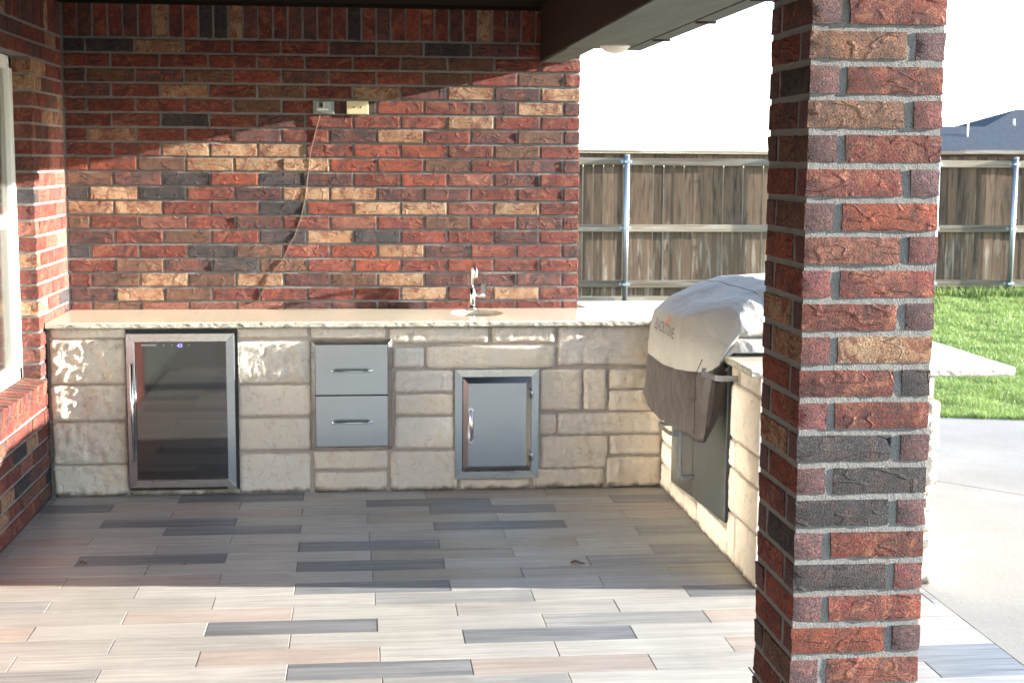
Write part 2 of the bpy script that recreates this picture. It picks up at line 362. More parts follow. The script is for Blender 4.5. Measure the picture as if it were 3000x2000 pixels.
# ------------------------------------------------------------------ brick meshes
CP = .0762; ZA = 1.5221; BL = .2502; JX = .244
def brick_mesh(L, H, D, seed, nx=9, nz=4, rough=.0030, round_=.0016):
    rnd = random.Random(seed); vs = []; off = Vector((seed*7.13, seed*3.7, seed*1.9))
    skl = rnd.uniform(-.004, .004); skr = rnd.uniform(-.005, .005)
    for j in range(nz+1):
        for i in range(nx+1):
            x = -L/2+(0 if i == 0 else L if i == nx else .0035 if i == 1 else L-.0035 if i == nx-1 else .0035+(L-.007)*(i-1)/(nx-2))
            z = -H/2+(0 if j == 0 else H if j == nz else .003 if j == 1 else H-.003 if j == nz-1 else .003+(H-.006)*(j-1)/(nz-2))
            border = i in (0, nx) or j in (0, nz)
            y = -.0012+rough*.8*noise.noise(Vector((x*18, z*30, 0))+off) + rough*.5*noise.noise(Vector((x*60, z*70, 3))+off)
            if border:
                y += round_+.0006+rnd.uniform(0, .0012)
                if i in (0, nx): x += rnd.uniform(-.0016, .0016)+(skl if i == 0 else skr)*(j/nz-.5)
                if j in (0, nz): z += rnd.uniform(-.0012, .0012)
            vs.append((x, y, z))
    idx = lambda i, j: j*(nx+1)+i
    fs = [(idx(i, j), idx(i+1, j), idx(i+1, j+1), idx(i, j+1)) for j in range(nz) for i in range(nx)]
    sm = [0 < j < nz-1 and 0 < i < nx-1 for j in range(nz) for i in range(nx)]
    ring = [idx(i, 0) for i in range(nx+1)]+[idx(nx, j) for j in range(1, nz+1)]+[idx(i, nz) for i in range(nx-1, -1, -1)]+[idx(0, j) for j in range(nz-1, 0, -1)]
    n0 = len(vs)
    for r_ in ring: x, y, z = vs[r_]; vs.append((x, .022, z))
    k = len(ring)
    for a in range(k): fs.append((ring[a], n0+a, n0+(a+1) % k, ring[(a+1) % k])); sm.append(False)
    n1 = len(vs)
    vs += [(-L/2, D, -H/2), (L/2, D, -H/2), (L/2, D, H/2), (-L/2, D, H/2)]
    c = [0, nx, nx+nz, 2*nx+nz]
    ends = [0, nx, nx+nz, 2*nx+nz, k]
    for q in range(4):
        seg = [n0+(a % k) for a in range(ends[q], ends[q+1]+1)]
        fs.append(tuple(seg[::-1])+(n1+q, n1+(q+1) % 4)); sm.append(False)
    fs.append((n1, n1+3, n1+2, n1+1)); sm.append(False)
    me = mesh("brick", vs, fs, [BR['R']], sm); me.set_sharp_from_angle(angle=R(15)); return me
_cache = {}
def place_brick(parent, L, H, D, cx, y, cz, colr, rotz=0, wallx=None):
    key = (round(L, 3), round(H, 3), round(D, 3)); 
    if key not in _cache: _cache[key] = [brick_mesh(L, H, D, len(_cache)*11+s+1, nx=max(5, int(L/.028)+2), nz=6) for s in range(6)]
    o = obj("brick", random.choice(_cache[key]), parent)
    jy = random.uniform(-.0022, .0022)
    if wallx is None: o.location = (cx, y+jy, cz+random.uniform(-.001, .001)); o.rotation_euler = (random.uniform(-.012, .012), random.uniform(-.005, .005), random.uniform(-.007, .007))
    else: o.location = (wallx-jy, cx, cz+random.uniform(-.001, .001)); o.rotation_euler = (random.uniform(-.012, .012), random.uniform(-.004, .004), rotz+random.uniform(-.007, .007))
    o.material_slots[0].link = 'OBJECT'; o.material_slots[0].material = BR[colr]
    return o
J = .0125; BH = CP-.0125

# back wall
wallB = thing("brick_wall", "red, tan and charcoal brick wall across the back, rising behind the stone counter", "brick wall")
rows = {9: "BBTRRRMNBMRR", 8: "RRRRRRRNNRR", 7: "MNMNRMRRNRNR", 6: "MRTRNRTMTMT", 5: "RRRRNRMORMTM", 4: "RRBRMRRRTRR", 3: "RTRRMRMTRMNM",
        2: "RRTTTROORNR", 1: "OONTTTOONRMM", 0: "NMBOBMROKMR", -1: "BTBRMTTMMRRR", -2: "TTRRBOTTKTR", -3: "NRKRMRKRNRMR",
        -4: "MRNRBTBRRMR", -5: "BRRBNROTMRRM", -6: "RNMBNRORORR", -7: "RNTNTMNTMMMR", -8: "MTNRRRRTRTR", -9: "RNKKKMMMRRRR"}
XE = 2.710
for k, s in rows.items():
    e = [0.004]+([JX+BL*i for i in range(10)] if k % 2 == 0 else [JX-BL/2+BL*i for i in range(11)])
    e = [v for v in e if v < XE-.05]+[XE+J/2]
    z = ZA+(k+.5)*CP-.001
    for i in range(len(e)-1):
        x0, x1 = e[i]+J/2, e[i+1]-J/2
        place_brick(wallB, x1-x0, BH, .185 if i == len(e)-2 else .09, (x0+x1)/2, 0, z, s[min(i, len(s)-1)])
zs = ZA+10*CP
seq = "RMRRMRTROBBTMRRMMRRBRMRORRMRTRMRRMMR"
for i in range(35):
    x0 = .008+i*.0768
    o = place_brick(wallB, .244, .0655, .185 if i == 34 else .09, 0, 0, 0, seq[i]); o.location = (x0+.037, random.uniform(-.002, .003), zs+.128); o.rotation_euler = (0, math.pi/2, 0)
MB().box(-.2, XE-.006, .0060, .2, 0, 2.6).build("mortar", MORTAR, wallB)

# left wall (faces +x) with the window opening; bricks run along y
wallL = thing("brick_wall", "sunlit red brick side wall with a white window, meeting the left end of the counter", "brick wall")
YJ = -.715     # far jamb of the window opening
YN = -2.60     # near jamb (outside the frame)
ZS = ZA-12*CP  # top of the sill course
cl = "RRKMRORBRNRTRRKMRRNBROR"
seqL = random.Random(5)
def lrow(y0, y1, k, D=.10, off=0):
    z = ZA+(k+.5)*CP-.001
    ys = [y1]
    y = y1-(.125 if (k+off) % 2 else .25)
    while y > y0+.06: ys.append(y); y -= BL
    ys.append(y0)
    for a in range(len(ys)-1):
        b0, b1 = ys[a+1]+J/2, ys[a]-J/2
        cset = "RRRKKMRNBT" if k < 6 else "RRRMMRNTRM"
        place_brick(wallL, b1-b0, BH, D, (b0+b1)/2, 0, z, seqL.choice(cset), math.pi/2, 0.0)
for k in range(-12, 8): lrow(YJ-J/2, -.004, k)
for k in range(8, 10): lrow(-2.9, -.004, k)
for k in range(-19, -12): lrow(-2.95, -.004 if k >= -9 else -.55, k)
lrow(-2.95, -.55, -20+0)
for k in range(-12, 8):
    lrow(-2.95, YN, k)
for i in range(38):
    yy = -.042-i*.0768
    o = place_brick(wallL, .244, .0655, .09, 0, 0, 0, seqL.choice("RRMRMRMT"), 0); o.location = (random.uniform(-.002, .002), yy, zs+.128); o.rotation_euler = (0, math.pi/2, math.pi/2)
# rowlock sill under the window: a brick on edge every 77 mm, tipped outwards
for i in range(25):
    yy = YJ-.03-i*.0768
    if yy < YN: break
    o = place_brick(wallL, .0655, .085, .17, 0, 0, 0, seqL.choice("RRKKMNRT")); o.location = (.022, yy, ZS-.045); o.rotation_euler = (R(7), 0, math.pi/2)
mc = MB().box(-.2, -.0060, YJ+.006, .0060, 0, 2.6).box(-.2, -.0060, -3.0, YN-.010, 0, 2.6).box(-.2, -.0060, YN-.01, YJ+.01, 0, ZS-.075).box(-.2, -.0060, YN-.01, YJ+.01, ZA+8*CP+.004, 2.6)
mc.build("mortar", MORTAR, wallL)
rest = MB().box(-.2, 0, -3.7, -3.0, 0, 2.6).box(-.2, 0, -9.5, -8.6, 0, 2.6).box(-.2, 0, -8.6, -3.7, 2.15, 2.6).build("plain_masonry", BR['R'], wallL)
MB().box(-.16, -.08, -8.6, -3.7, 0, 2.15).build("added_bounce_panel", ROOM, wallL)  # unseen dark panel, added to cut the light bouncing off this sunlit wall

# window
win = thing("house_window", "white framed window in the sunlit brick side wall at the left edge", "window", (-.1, -1.6, .6))
zb, zt = ZS+.004, ZA+8*CP
ZR = 1.37
fr = MB()
for (a, b_) in ((YJ-.06, YJ+.006), (YN-.006, YN+.06), ((YJ+YN)/2-.035, (YJ+YN)/2+.035)): fr.box(-.16, -.085, a, b_, zb, zt)
fr.box(-.16, -.085, YN, YJ, zb, zb+.065).box(-.16, -.085, YN, YJ, zt-.06, zt)
fr.build("frame", VINYL, win, .004)
for (a, b_) in ((YJ-.06, (YJ+YN)/2+.035), ((YJ+YN)/2-.035, YN+.06)):
    hi, lo = max(a, b_), min(a, b_)
    MB().box(-.13, -.092, lo, hi, ZR-.03, ZR+.03).build("meeting_rail", VINYL, win, .003)
    MB().box(-.122, -.118, lo, hi, zb+.065, ZR-.03).build("pane", WGLASS, win)
    MB().box(-.114, -.110, lo, hi, ZR+.03, zt-.06).build("pane", WGLASS, win)
cu = MB()
n = 60
for i in range(n):
    a = YN+(YJ-YN)*i/n; b_ = YN+(YJ-YN)*(i+1)/n
    cu.box(-.20-.012*math.sin(i*1.3), -.19-.012*math.sin(i*1.3), a, b_, zb, ZR)
cu.build("curtain", CURTAIN, win)
MB().box(-.9, -.85, YN-.4, YJ+.4, .3, 2.4).build("room_backing", ROOM, win)

# ------------------------------------------------------------------ brick column
column = thing("brick_column", "square brick column in front, red and charcoal bricks with deep grey joints, carrying the porch roof", "column", (2.70, -4.37, 0))
def brick3(L, H, W, seed):
    bm = bmesh.new(); nx, ny, nz = 9, 3, 4; rnd = random.Random(seed); off = Vector((seed*5.1, seed*2.3, 0))
    bmesh.ops.create_cube(bm, size=1)
    bmesh.ops.subdivide_edges(bm, edges=[e for e in bm.edges if abs((e.verts[0].co-e.verts[1].co).x) > .5], cuts=nx-1, use_grid_fill=True)
    bmesh.ops.subdivide_edges(bm, edges=[e for e in bm.edges if abs((e.verts[0].co-e.verts[1].co).z) > .5], cuts=nz-1, use_grid_fill=True)
    bmesh.ops.subdivide_edges(bm, edges=[e for e in bm.edges if abs((e.verts[0].co-e.verts[1].co).y) > .5], cuts=ny-1, use_grid_fill=True)
    sl_, sr_ = rnd.uniform(-.004, .004), rnd.uniform(-.004, .004)
    for v in bm.verts:
        c = v.co.copy(); p = Vector((c.x*L, c.y*W, c.z*H)); on = [abs(abs(c[i])-.5) < 1e-4 for i in range(3)]
        if sum(on) >= 2:
            for i in range(3):
                if on[i]: p[i] -= math.copysign(.0014+rnd.uniform(0, .0014), c[i])
        nn = noise.noise(p*24+off)*.0026+noise.noise(p*70+off)*.0013
        for i in (0, 1):
            if on[i]: p[i] += math.copysign(nn, c[i])
        if on[2]: p.z += math.copysign(rnd.uniform(-.0012, .0008), c.z)
        if c.x < -.49: p.x += sl_*c.z
        if c.x > .49: p.x += sr_*c.z
        v.co = p
    me = bpy.data.meshes.new("brick")
    for f in bm.faces:
        f.smooth = True; f.material_index = 1 if abs(f.normal.x) > .7 else 0
    bm.to_mesh(me); bm.free(); me.materials.append(BR['R']); me.materials.append(BR['P'])
    me.set_sharp_from_angle(angle=R(50))
    return me
CW, BW = .316, .070
SL = CW-BW-.019
var3 = [brick3(SL, CP-.0125, BW, 40+s) for s in range(10)]
zc0 = 1.967; CX0, CY0 = 2.541, -4.531; ccx, ccy = 2.70, -4.37
cpit = .0768
# rows from the top of the picture downwards: (left header or None, front colour, right colour, left face colour)
crows = [("P","R","M"),("N","P","R"),("P","R","B"),("N","C","M"),("P","R","N"),("R","P","O"),("P","O","N"),("K","C","O"),("C","R","R"),("R","P","T"),
         ("C","T","T"),("R","B","O"),("C","R","R"),("B","P","T"),("P","B","O"),("B","P","R"),("P","R","B"),("B","C","R"),("P","R","O"),("O","P","O"),("P","R","N"),
         ("R","P","R"),("P","R","M"),("N","P","R"),("P","R","R"),("R","P","O")]
crows = [("R","P","R"),("P","N","R"),("R","P","N")]+crows
ztop = zc0+cpit+3*cpit
for r_, row in enumerate(crows):
    z = ztop-(r_+.5)*cpit
    if z < .02: break
    short_left = (r_ % 2) == 1      # header on the front's left, stretcher on its right
    first, second, leftc = row
    h = SL/2; w = BW/2; W2 = CW/2
    jit = lambda: random.uniform(-.002, .002)
    def pb(x, y, rz, face, end):
        o = obj("brick", random.choice(var3), column, (x+jit()*.6, y+jit()*.6, z+random.uniform(-.0008, .0008)), (random.uniform(-.006, .006), random.uniform(-.006, .006), rz+random.uniform(-.008, .008)))
        for i_, m_ in enumerate((face, end)):
            o.material_slots[i_].link = 'OBJECT'; o.material_slots[i_].material = BR[m_]
    rr = lambda: random.choice("RRRMNOB")
    if short_left:
        pb(W2-h, -W2+w, 0, second, rr())                 # front stretcher at the right
        pb(-W2+w, -W2+h, math.pi/2, leftc, first)        # left-face brick, its end is the front header
        pb(-W2+h, W2-w, 0, rr(), 'P'); pb(W2-w, W2-h, math.pi/2, rr(), 'P')
    else:
        pb(-W2+h, -W2+w, 0, first, 'P' if leftc != 'O' else 'C')   # front stretcher at the left
        pb(W2-w, -W2+h, math.pi/2, rr(), second)         # right-face brick, its end is the header on the right
        pb(W2-h, W2-w, 0, rr(), 'P'); pb(-W2+w, W2-h, math.pi/2, leftc, 'P')
def core_mesh():
    a = CW/2-.0042; mb = MB(); mb.box(ccx-a, ccx+a, ccy-a, ccy+a, 0, 2.19); return mb
core_mesh().build("mortar", MORTAR, column)

# ------------------------------------------------------------------ porch roof
roof = thing("porch_roof", "dark porch roof with stained beam, weathered soffit and fascia over the patio", "roof", (1.4, -4, 2.2))
zsf = 2.193
MB().box(2.49, 2.625, -.975, 0, zsf, 2.58).box(2.49, 2.80, -8.4, -.975, zsf+.0, 2.58).build("beam", BEAM, roof)
MB().box(2.502, 2.624, -.97, -.002, zsf-.006, zsf-.001).box(2.493, 2.775, -8.4, -.985, zsf-.006, zsf-.001).build("soffit_panel", SOFFIT, roof)
MB().box(2.79, 2.86, -8.4, -.90, zsf-.005, zsf+.16).build("fascia", SOFFIT, roof)
for yy in (-1.52, -2.33, -3.1, -3.9):
    MB().box(2.793, 2.868, yy-.012, yy+.012, zsf-.012, zsf+.15).build("gutter_strap", BEAM, roof)
MB().box(-.2, 2.5, -8.4, .2, 2.475, 2.53).build("ceiling", CEIL, roof)
MB().box(0, 2.5, -.03, 0, 2.455, 2.475).box(0, .03, -8.4, -.03, 2.455, 2.475).build("ceiling_trim", CEIL, roof)
MB().prism([(-.5, -8.4, 2.62), (2.805, -8.4, 2.60), (2.865, -8.4, 2.36), (2.88, -8.4, 2.42), (-.5, -8.4, 3.9)], [(-.5, .3, 2.62), (2.805, .3, 2.60), (2.865, -.85, 2.36), (2.88, -.80, 2.42), (-.5, .3, 3.9)]).build("roof_slope", SHINGLE2, roof)
lamp = thing("soffit_lamp", "small round white lamp bowl under the soffit near the back wall", "lamp", (2.69, -1.17, zsf-.006))
lb = MB(); n = 24; rings = [(.062, 0), (.060, -.008), (.050, -.018), (.034, -.025), (.015, -.029), (.002, -.030)]
vs = [(2.69+r_*math.cos(2*math.pi*k/n), -1.17+r_*math.sin(2*math.pi*k/n), zsf-.010+z) for r_, z in rings for k in range(n)]
lb.add(vs, [(a*n+k, (a+1)*n+k, (a+1)*n+(k+1) % n, a*n+(k+1) % n) for a in range(len(rings)-1) for k in range(n)], True)
lb.build("diffuser", LENS, lamp)
rg = MB(); rg.tube([(2.69, -1.17, zsf-.014), (2.69, -1.17, zsf-.005)], .069, 28); rg.build("rim", VINYL, lamp)

# ------------------------------------------------------------------ patio floor
floor = structure(obj("patio_floor", MB().box(-.25, 3.742, -9.5, .2, -.12, -.0045).build("x", GROUT).data)); bpy.data.objects.remove(bpy.data.objects["x"])
floor.name = "patio_floor"
TW, TLN, G = .1535, .6075, .0028
tcol = {0: "LLDLPTG", 1: "DPLDLD", 2: "LLPLDPT", 3: "LDLTLP", 4: "LLDLDLL", 5: "PLLLLG", 6: "LLLDTL", 7: "PDLTLG", 8: "LLLDLG",
        9: "PPLTLT", 10: "LLLDLL", 11: "GLLGLDL", 12: "LLPLLLL", 13: "PLDLGPL", 14: "LLLLDLL", 15: "LLPLLPL", 16: "LGLDPLD", 17: "PLLGLLD", 18: "LLPLLGL", 19: "DLLPLL", 20: "LLPLDL"}
tmesh = {}
def tile_mesh(L, W):
    key = (round(L, 3), round(W, 3))
    if key in tmesh: return tmesh[key]
    mb = MB(); b_ = .0014; mb.box(-L/2, L/2, -W/2, W/2, -.009, 0); me = mesh("tile", mb.v, mb.f, [TL['L']])
    bm = bmesh.new(); bm.from_mesh(me); es = [e for e in bm.edges if all(v.co.z > -.001 for v in e.verts)]
    bmesh.ops.bevel(bm, geom=es, offset=b_, segments=1, affect='EDGES'); bm.to_mesh(me); bm.free(); tmesh[key] = me; return me
XR = 3.738
for r_ in range(0, 29):
    y1 = -.7624-TW*(r_-1); y0 = y1-TW
    if r_ == 0: y1 = -.55
    j0 = (.357 if r_ % 2 else .657)+.0028*(r_-8)
    js = [j0+TLN*i for i in range(-1, 7)]
    js = [v for v in js if .02 < v < XR-.03]
    xs = [0.004]+js+[XR+G/2]
    cs = tcol.get(r_, None)
    for i in range(len(xs)-1):
        a, b_ = xs[i]+(G/2 if i else 0), xs[i+1]-G/2
        c = cs[i] if cs and i < len(cs) else random.choice("LLLPLDTGL")
        if i == len(xs)-2 and b_ < 3.2: pass
        o = obj("tile", tile_mesh(b_-a, y1-y0-G), floor, ((a+b_)/2, (y0+y1)/2, random.uniform(-.0006, .0006)), (random.uniform(-.002, .002), random.uniform(-.0006, .0006), 0))
        o.material_slots[0].link = 'OBJECT'; o.material_slots[0].material = TL[c]
# debris
def leaf(x, y, L, W, rz, lab):
    vs = []; n = 7
    for i in range(n+1):
        t = i/n; w = W*math.sin(math.pi*min(1, max(.02, t)))**.8*.5+.0005
        for s in (-1, 0, 1): vs.append(((t-.5)*L, s*w, .003+.006*abs(s)*(1-.4*t)+.004*math.sin(t*5)))
    fs = [(i*3+s, (i+1)*3+s, (i+1)*3+s+1, i*3+s+1) for i in range(n) for s in (0, 1)]
    o = obj("dead_leaf", mesh("leaf", vs, fs, [LEAF], True), None, (x, y, .002), (0, 0, rz)); md = o.modifiers.new("s", 'SOLIDIFY'); md.thickness = .0006
    tag(o, lab, "leaf"); return o
leaf(2.426, -1.966, .058, .032, .1, "brown curled dead leaf lying on the shaded tiles before the stone peninsula")
leaf(.384, -1.80, .030, .014, .5, "small rusty leaf scrap on the end of a slate tile near the side wall")
leaf(.80, -1.86, .016, .009, 1.2, "tiny dark leaf scrap on the shaded tiles in front of the drinks fridge")
leaf(.05, -3.02, .030, .010, .4, "pale twisted leaf scrap on the sunlit tiles at the left edge")

# ------------------------------------------------------------------ concrete walk, lawn, ground
def slab_poly(name, pts, z0, z1, mat, kind="structure"):
    mb = MB(); mb.prism([(x, y, z0) for x, y in pts], [(x, y, z1) for x, y in pts]); o = mb.build(name, mat); o["kind"] = kind; return o
GE = lambda x: 1.32-.262*(x-5.3)+.02*(x-5.3)**2       # grass edge
j1 = lambda x: -.557-1.10*(x-4.571)
slab_poly("concrete_walk", [(3.745, -9.5), (14, -9.5), (14, j1(14) if j1(14) > -9.5 else -9.5), (12.6, -9.4), (3.745, j1(3.745)-.010)], -.12, -.003, CONC)
xs = [2.75+.5*i for i in range(23)]
slab_poly("concrete_walk", [(3.745, j1(3.745)+.006), (12.6+.010, -9.4), (14, -9.4), (14, GE(13.9))]+[(x, GE(x)) for x in reversed(xs)]+[(2.75, .22), (3.745, .22)], -.12, -.003, CONC)
slab_poly("patio_floor_edge", [(2.75, -.5), (3.745, -.5), (3.745, .22), (2.75, .22)], -.12, -.006, CONC)
g = MB(); nx, ny = 30, 24
for j in range(ny+1):
    for i in range(nx+1):
        x = 2+14*i/nx; y0 = GE(x)-.02; y = y0+(10.6-y0)*j/ny
        lo_ = max(0, min(1, (7.2-x)/1.2))*max(0, min(1, (y-5)/3))
        g.v.append(Vector((x, y, -.055-.075*lo_+.02*noise.noise(Vector((x*.5, y*.5, 0))))))
g.f = [(j*(nx+1)+i, j*(nx+1)+i+1, (j+1)*(nx+1)+i+1, (j+1)*(nx+1)+i) for j in range(ny) for i in range(nx)]; g.sm = [True]*len(g.f)
structure(g.build("lawn_ground", SOIL))
structure(MB().box(-500, 500, -300, 500, -1.3, -.13).build("ground", FAR))
# grass blades
rg_ = random.Random(3); vs = []; fs = []
def blade(x, y, h, w, z0=-.055):
    a = rg_.uniform(0, math.pi); dx, dy = math.cos(a)*w, math.sin(a)*w; lx, ly = rg_.gauss(0, .35)*h, rg_.gauss(0, .35)*h
    n = len(vs)
    vs.extend(((x-dx, y-dy, z0), (x+dx, y+dy, z0), (x-dx*.8+lx*.35, y-dy*.8+ly*.35, z0+h*.6), (x+dx*.8+lx*.35, y+dy*.8+ly*.35, z0+h*.6), (x+lx, y+ly, z0+h)))
    fs.extend(((n, n+1, n+3, n+2), (n+2, n+3, n+4)))
def band(x0, x1, y0, y1, dens, hm, w):
    for _ in range(int((x1-x0)*(y1-y0)*dens)):
        x = rg_.uniform(x0, x1); y = rg_.uniform(y0, y1)
        if y < GE(x)+.01: continue
        cl_ = .75+.5*noise.noise(Vector((x*3, y*3, 1)))
        blade(x, y, hm*cl_*rg_.uniform(.6, 1.3), w*rg_.uniform(.6, 1.2))
band(4.6, 7.2, .7, 3.2, 9000, .062, .0022)
band(5.2, 8.5, 3.2, 6.0, 4500, .062, .0032)
band(6.0, 11.2, 6.0, 10.0, 2600, .065, .0045)
band(4.6, 6.2, 5.0, 7.0, 400, .05, .006); band(8.5, 13, .2, 6.0, 500, .06, .006)
for _ in range(14000):   # fringe over the edge of the concrete
    x = rg_.uniform(4.6, 7.4); q_ = noise.noise(Vector((x*9, 0, 4))); blade(x, GE(x)+rg_.uniform(-.02-.05*max(0, q_), .07), rg_.uniform(.03, .10)*(1+.6*q_), .0026)
for _ in range(900):
    x = rg_.choice((9.86, 8.9, 9.4, 10.2))+rg_.gauss(0, .25); blade(x, 9.85+rg_.uniform(-.12, .1), rg_.uniform(.08, .2), .005)
gr = obj("grass", mesh("grass", vs, fs, [GRASS])); gr["kind"] = "stuff"; gr["label"] = "bright green lawn grass beyond the concrete walk"

# ------------------------------------------------------------------ fence
FY = 10.0
fence = thing("wooden_fence", "weathered brown picket fence on steel posts along the far side of the lawn", "fence", (7, FY, 0))
pm = []
for s in range(8):
    w = .1235-.0008*(s % 4); mb = MB(); mb.box(-w/2, w/2, 0, .016, 0, 1.775)
    rnd = random.Random(s); me = mesh("picket", mb.v, mb.f, [PICKET]); tl = rnd.uniform(-.003, .003)
    for v in me.vertices:
        if v.co.z > 1: v.co.x += tl+rnd.uniform(-.0015, .0015)
    pm.append(me)
x = 2.3; k = 0
while x < 13.5:
    gap = .0045 if k % 7 in (1, 2, 5) else .0022
    o = obj("picket", pm[(k*5) % 8], fence, (x-7, random.uniform(-.001, .009), -.03+ .012*random.random()), (0, random.uniform(-.001, .001), 0)); x += .1245+gap; k += 1
posts = [2.36, 4.815, 6.84, 8.825, 9.862, 11.9]
for a, b_ in zip(posts[:-1]+[11.9], posts[1:]+[13.5]):
    off = .0 if a < 8 else .0
    for z0, z1 in ((1.620+off, 1.708+off), (.793, .882), (.088 if a > 4 else .095, .180)):
        rz = random.uniform(-.003, .003)
        MB().prism([(a+.002, FY-.042, z0), (b_-.002, FY-.042, z0+rz), (b_-.002, FY-.004, z0+rz), (a+.002, FY-.004, z0)], [(a+.002, FY-.042, z1), (b_-.002, FY-.042, z1+rz), (b_-.002, FY-.004, z1+rz), (a+.002, FY-.004, z1)]).build("rail", RAILW, fence, .004)
for a in posts:
    tp = 1.755
    o = MB().tube([(a, FY-.075, -.12), (a, FY-.075, tp-.025)], .033, 16).build("post", GALV, fence)
    pc = [(a, FY-.075, tp-.03), (a, FY-.075, tp-.012), (a, FY-.075, tp+.002), (a, FY-.075, tp+.006)]
    MB().tube(pc, [.035, .034, .022, .004], 16).build("post_cap", GALV, o)
    for z in (1.664, .838, .134):
        MB().box(a-.070, a+.070, FY-.046, FY-.0425, z-.020, z+.020).box(a-.037, a+.037, FY-.111, FY-.0425, z-.014, z+.014).build("bracket", GALV, fence, .003)
for (a, b_, dz) in ((2.3, 5.0, .0), (5.0, 8.2, .0), (8.2, 9.18, .016), (9.18, 13.5, .032)):
    MB().box(a+.001, b_-.001, FY+.017, FY+.035, 1.66, 1.772+dz*.5).build("trim_board", TRIMW, fence)
    MB().box(a, b_-.002, FY-.045, FY+.075, 1.774+dz*.5, 1.808+dz).build("cap_board", RAILW, fence, .003)
for a, b_ in ((2.3, 7.3), (7.3, 9.5), (9.5, 13.5)): MB().box(a, b_-.003, FY-.03, FY-.004, -.14, -.035+.01*random.random()).build("kick_board", RAILW, fence, .003)

# far house and pole
house = thing("neighbour_house", "low blue-grey shingled hip roof of a house beyond the fence", "house", (58, 100, 0))
def hip(x0, x1, y0, y1, rx0, rx1, ze, zr):
    ym = (y0+y1)/2; return MB().add([(x0, y0, ze), (x1, y0, ze), (x1, y1, ze), (x0, y1, ze), (rx0, ym, zr), (rx1, ym, zr)], [(0, 1, 5, 4), (1, 2, 5), (2, 3, 4, 5), (3, 0, 4), (0, 3, 2, 1)])
sc60 = 107.686/67.686
fx = lambda x, d=100: 1.5446+(x-1.5446)*(d+7.686)/67.686
fz = lambda z, d=100: 1.6656+(z-1.6656)*(d+7.686)/67.686
hip(fx(24), fx(34), 95, 106, fx(26), fx(32), 2.6, fz(3.47, 101)).build("roof", SHINGLE, house)
hip(fx(31.0, 106)-6, fx(44, 106), 97, 115, fx(33.4, 106), fx(40, 106), 2.6, fz(4.33, 106)).build("roof", SHINGLE, house)
MB().box(fx(26), fx(42), 98.5, 112, 0, 2.58).build("wall", BR['N'], house)
for (x_, z0, z1, w) in ((fx(31.03, 98), fz(2.87, 98)-.3, fz(3.85, 98), .06), (fx(32.5, 101), fz(3.5, 101), fz(3.80, 101), .08)):
    MB().tube([(x_, 98.2, z0), (x_, 98.2, z1)], w, 8).build("roof_vent", VINYL, house)
pole = thing("utility_pole", "thin distant utility pole with wires above the fence", "pole", (35.3, 150, 0))
px = 1.5446+(16-1.5446)*157.686/67.686
MB().tube([(px, 150, 0), (px, 150, 5.4)], .10, 8).build("pole", GALV, pole)
MB().box(px-.7, px+.7, 149.9, 150.1, 4.2, 4.3).build("crossarm", GALV, pole)
for z in (4.35, 4.0): MB().tube([(px-60+12*i, 150, z+.0006*(12*i-60)**2*.4) for i in range(11)], .018, 4).build("wire", GALV, pole)

# ------------------------------------------------------------------ stone counter
counter = thing("outdoor_counter", "L-shaped cream limestone kitchen counter with a pale granite top", "counter", (1.5, -.3, 0))
def stone_mesh(w, h, d, seed, rough=.007):
    rnd = random.Random(seed); nx = max(6, int(w/.014)); nz = max(5, int(h/.014)); vs = []; off = Vector((seed*3.3, seed*1.7, seed))
    for j in range(nz+1):
        for i in range(nx+1):
            u, v_ = i/nx, j/nz; x = -w/2+w*u; z = -h/2+h*v_
            ex = min(u, 1-u)*w; ez = min(v_, 1-v_)*h; e = min(ex, ez)
            y = -.004*(1-math.exp(-e/.006))
            if e > 0: y += -rough*.9*(noise.noise(Vector((x*11, z*11, 0))+off))-rough*.95*noise.noise(Vector((x*34, z*26, 5))+off)-rough*.7*noise.noise(Vector((x*80, z*60, 9))+off)
            else:
                x += rnd.uniform(-.002, .002)+.004*noise.noise(Vector((x*9, z*9, 0))+off); z += rnd.uniform(-.0015, .0015)+.0035*noise.noise(Vector((x*9, z*9, 7))+off)
                cx_, cz_ = abs(x)/(w/2), abs(z)/(h/2)
                if cx_ > .93 and cz_ > .88: x *= 1-.003/(w/2); z *= 1-.003/(h/2)
            vs.append((x, y, z))
    idx = lambda i, j: j*(nx+1)+i
    fs = [(idx(i, j), idx(i+1, j), idx(i+1, j+1), idx(i, j+1)) for j in range(nz) for i in range(nx)]
    ring = [idx(i, 0) for i in range(nx+1)]+[idx(nx, j) for j in range(1, nz+1)]+[idx(i, nz) for i in range(nx-1, -1, -1)]+[idx(0, j) for j in range(nz-1, 0, -1)]
    sm = [True]*len(fs); n0 = len(vs); k = len(ring)
    for r_ in ring: x, y, z = vs[r_]; vs.append((x, d, z))
    for a in range(k): fs.append((ring[a], n0+a, n0+(a+1) % k, ring[(a+1) % k])); sm.append(False)
    fs.append(tuple(range(n0, n0+k))[::-1]); sm.append(False)
    return mesh("stone", vs, fs, [STONE], sm)
sid = [0]
def stone_f(x0, z0, x1, z1, y=-.591, rough=.007, rz=0, out=0):
    """stone in a face that looks towards -y (rz=0), -x (rz=-90) or +x (rz=90); x runs along the face"""
    sid[0] += 1; me = stone_mesh(abs(x1-x0), z1-z0, .035, sid[0], rough); c = (x0+x1)/2; z = (z0+z1)/2; b_ = counter.location
    if rz == 0: loc = (c, y-out, z)
    elif rz < 0: loc = (y-out, c, z)
    else: loc = (y+out, c, z)
    return obj("stone", me, counter, Vector(loc)-b_, (0, 0, R(rz)))
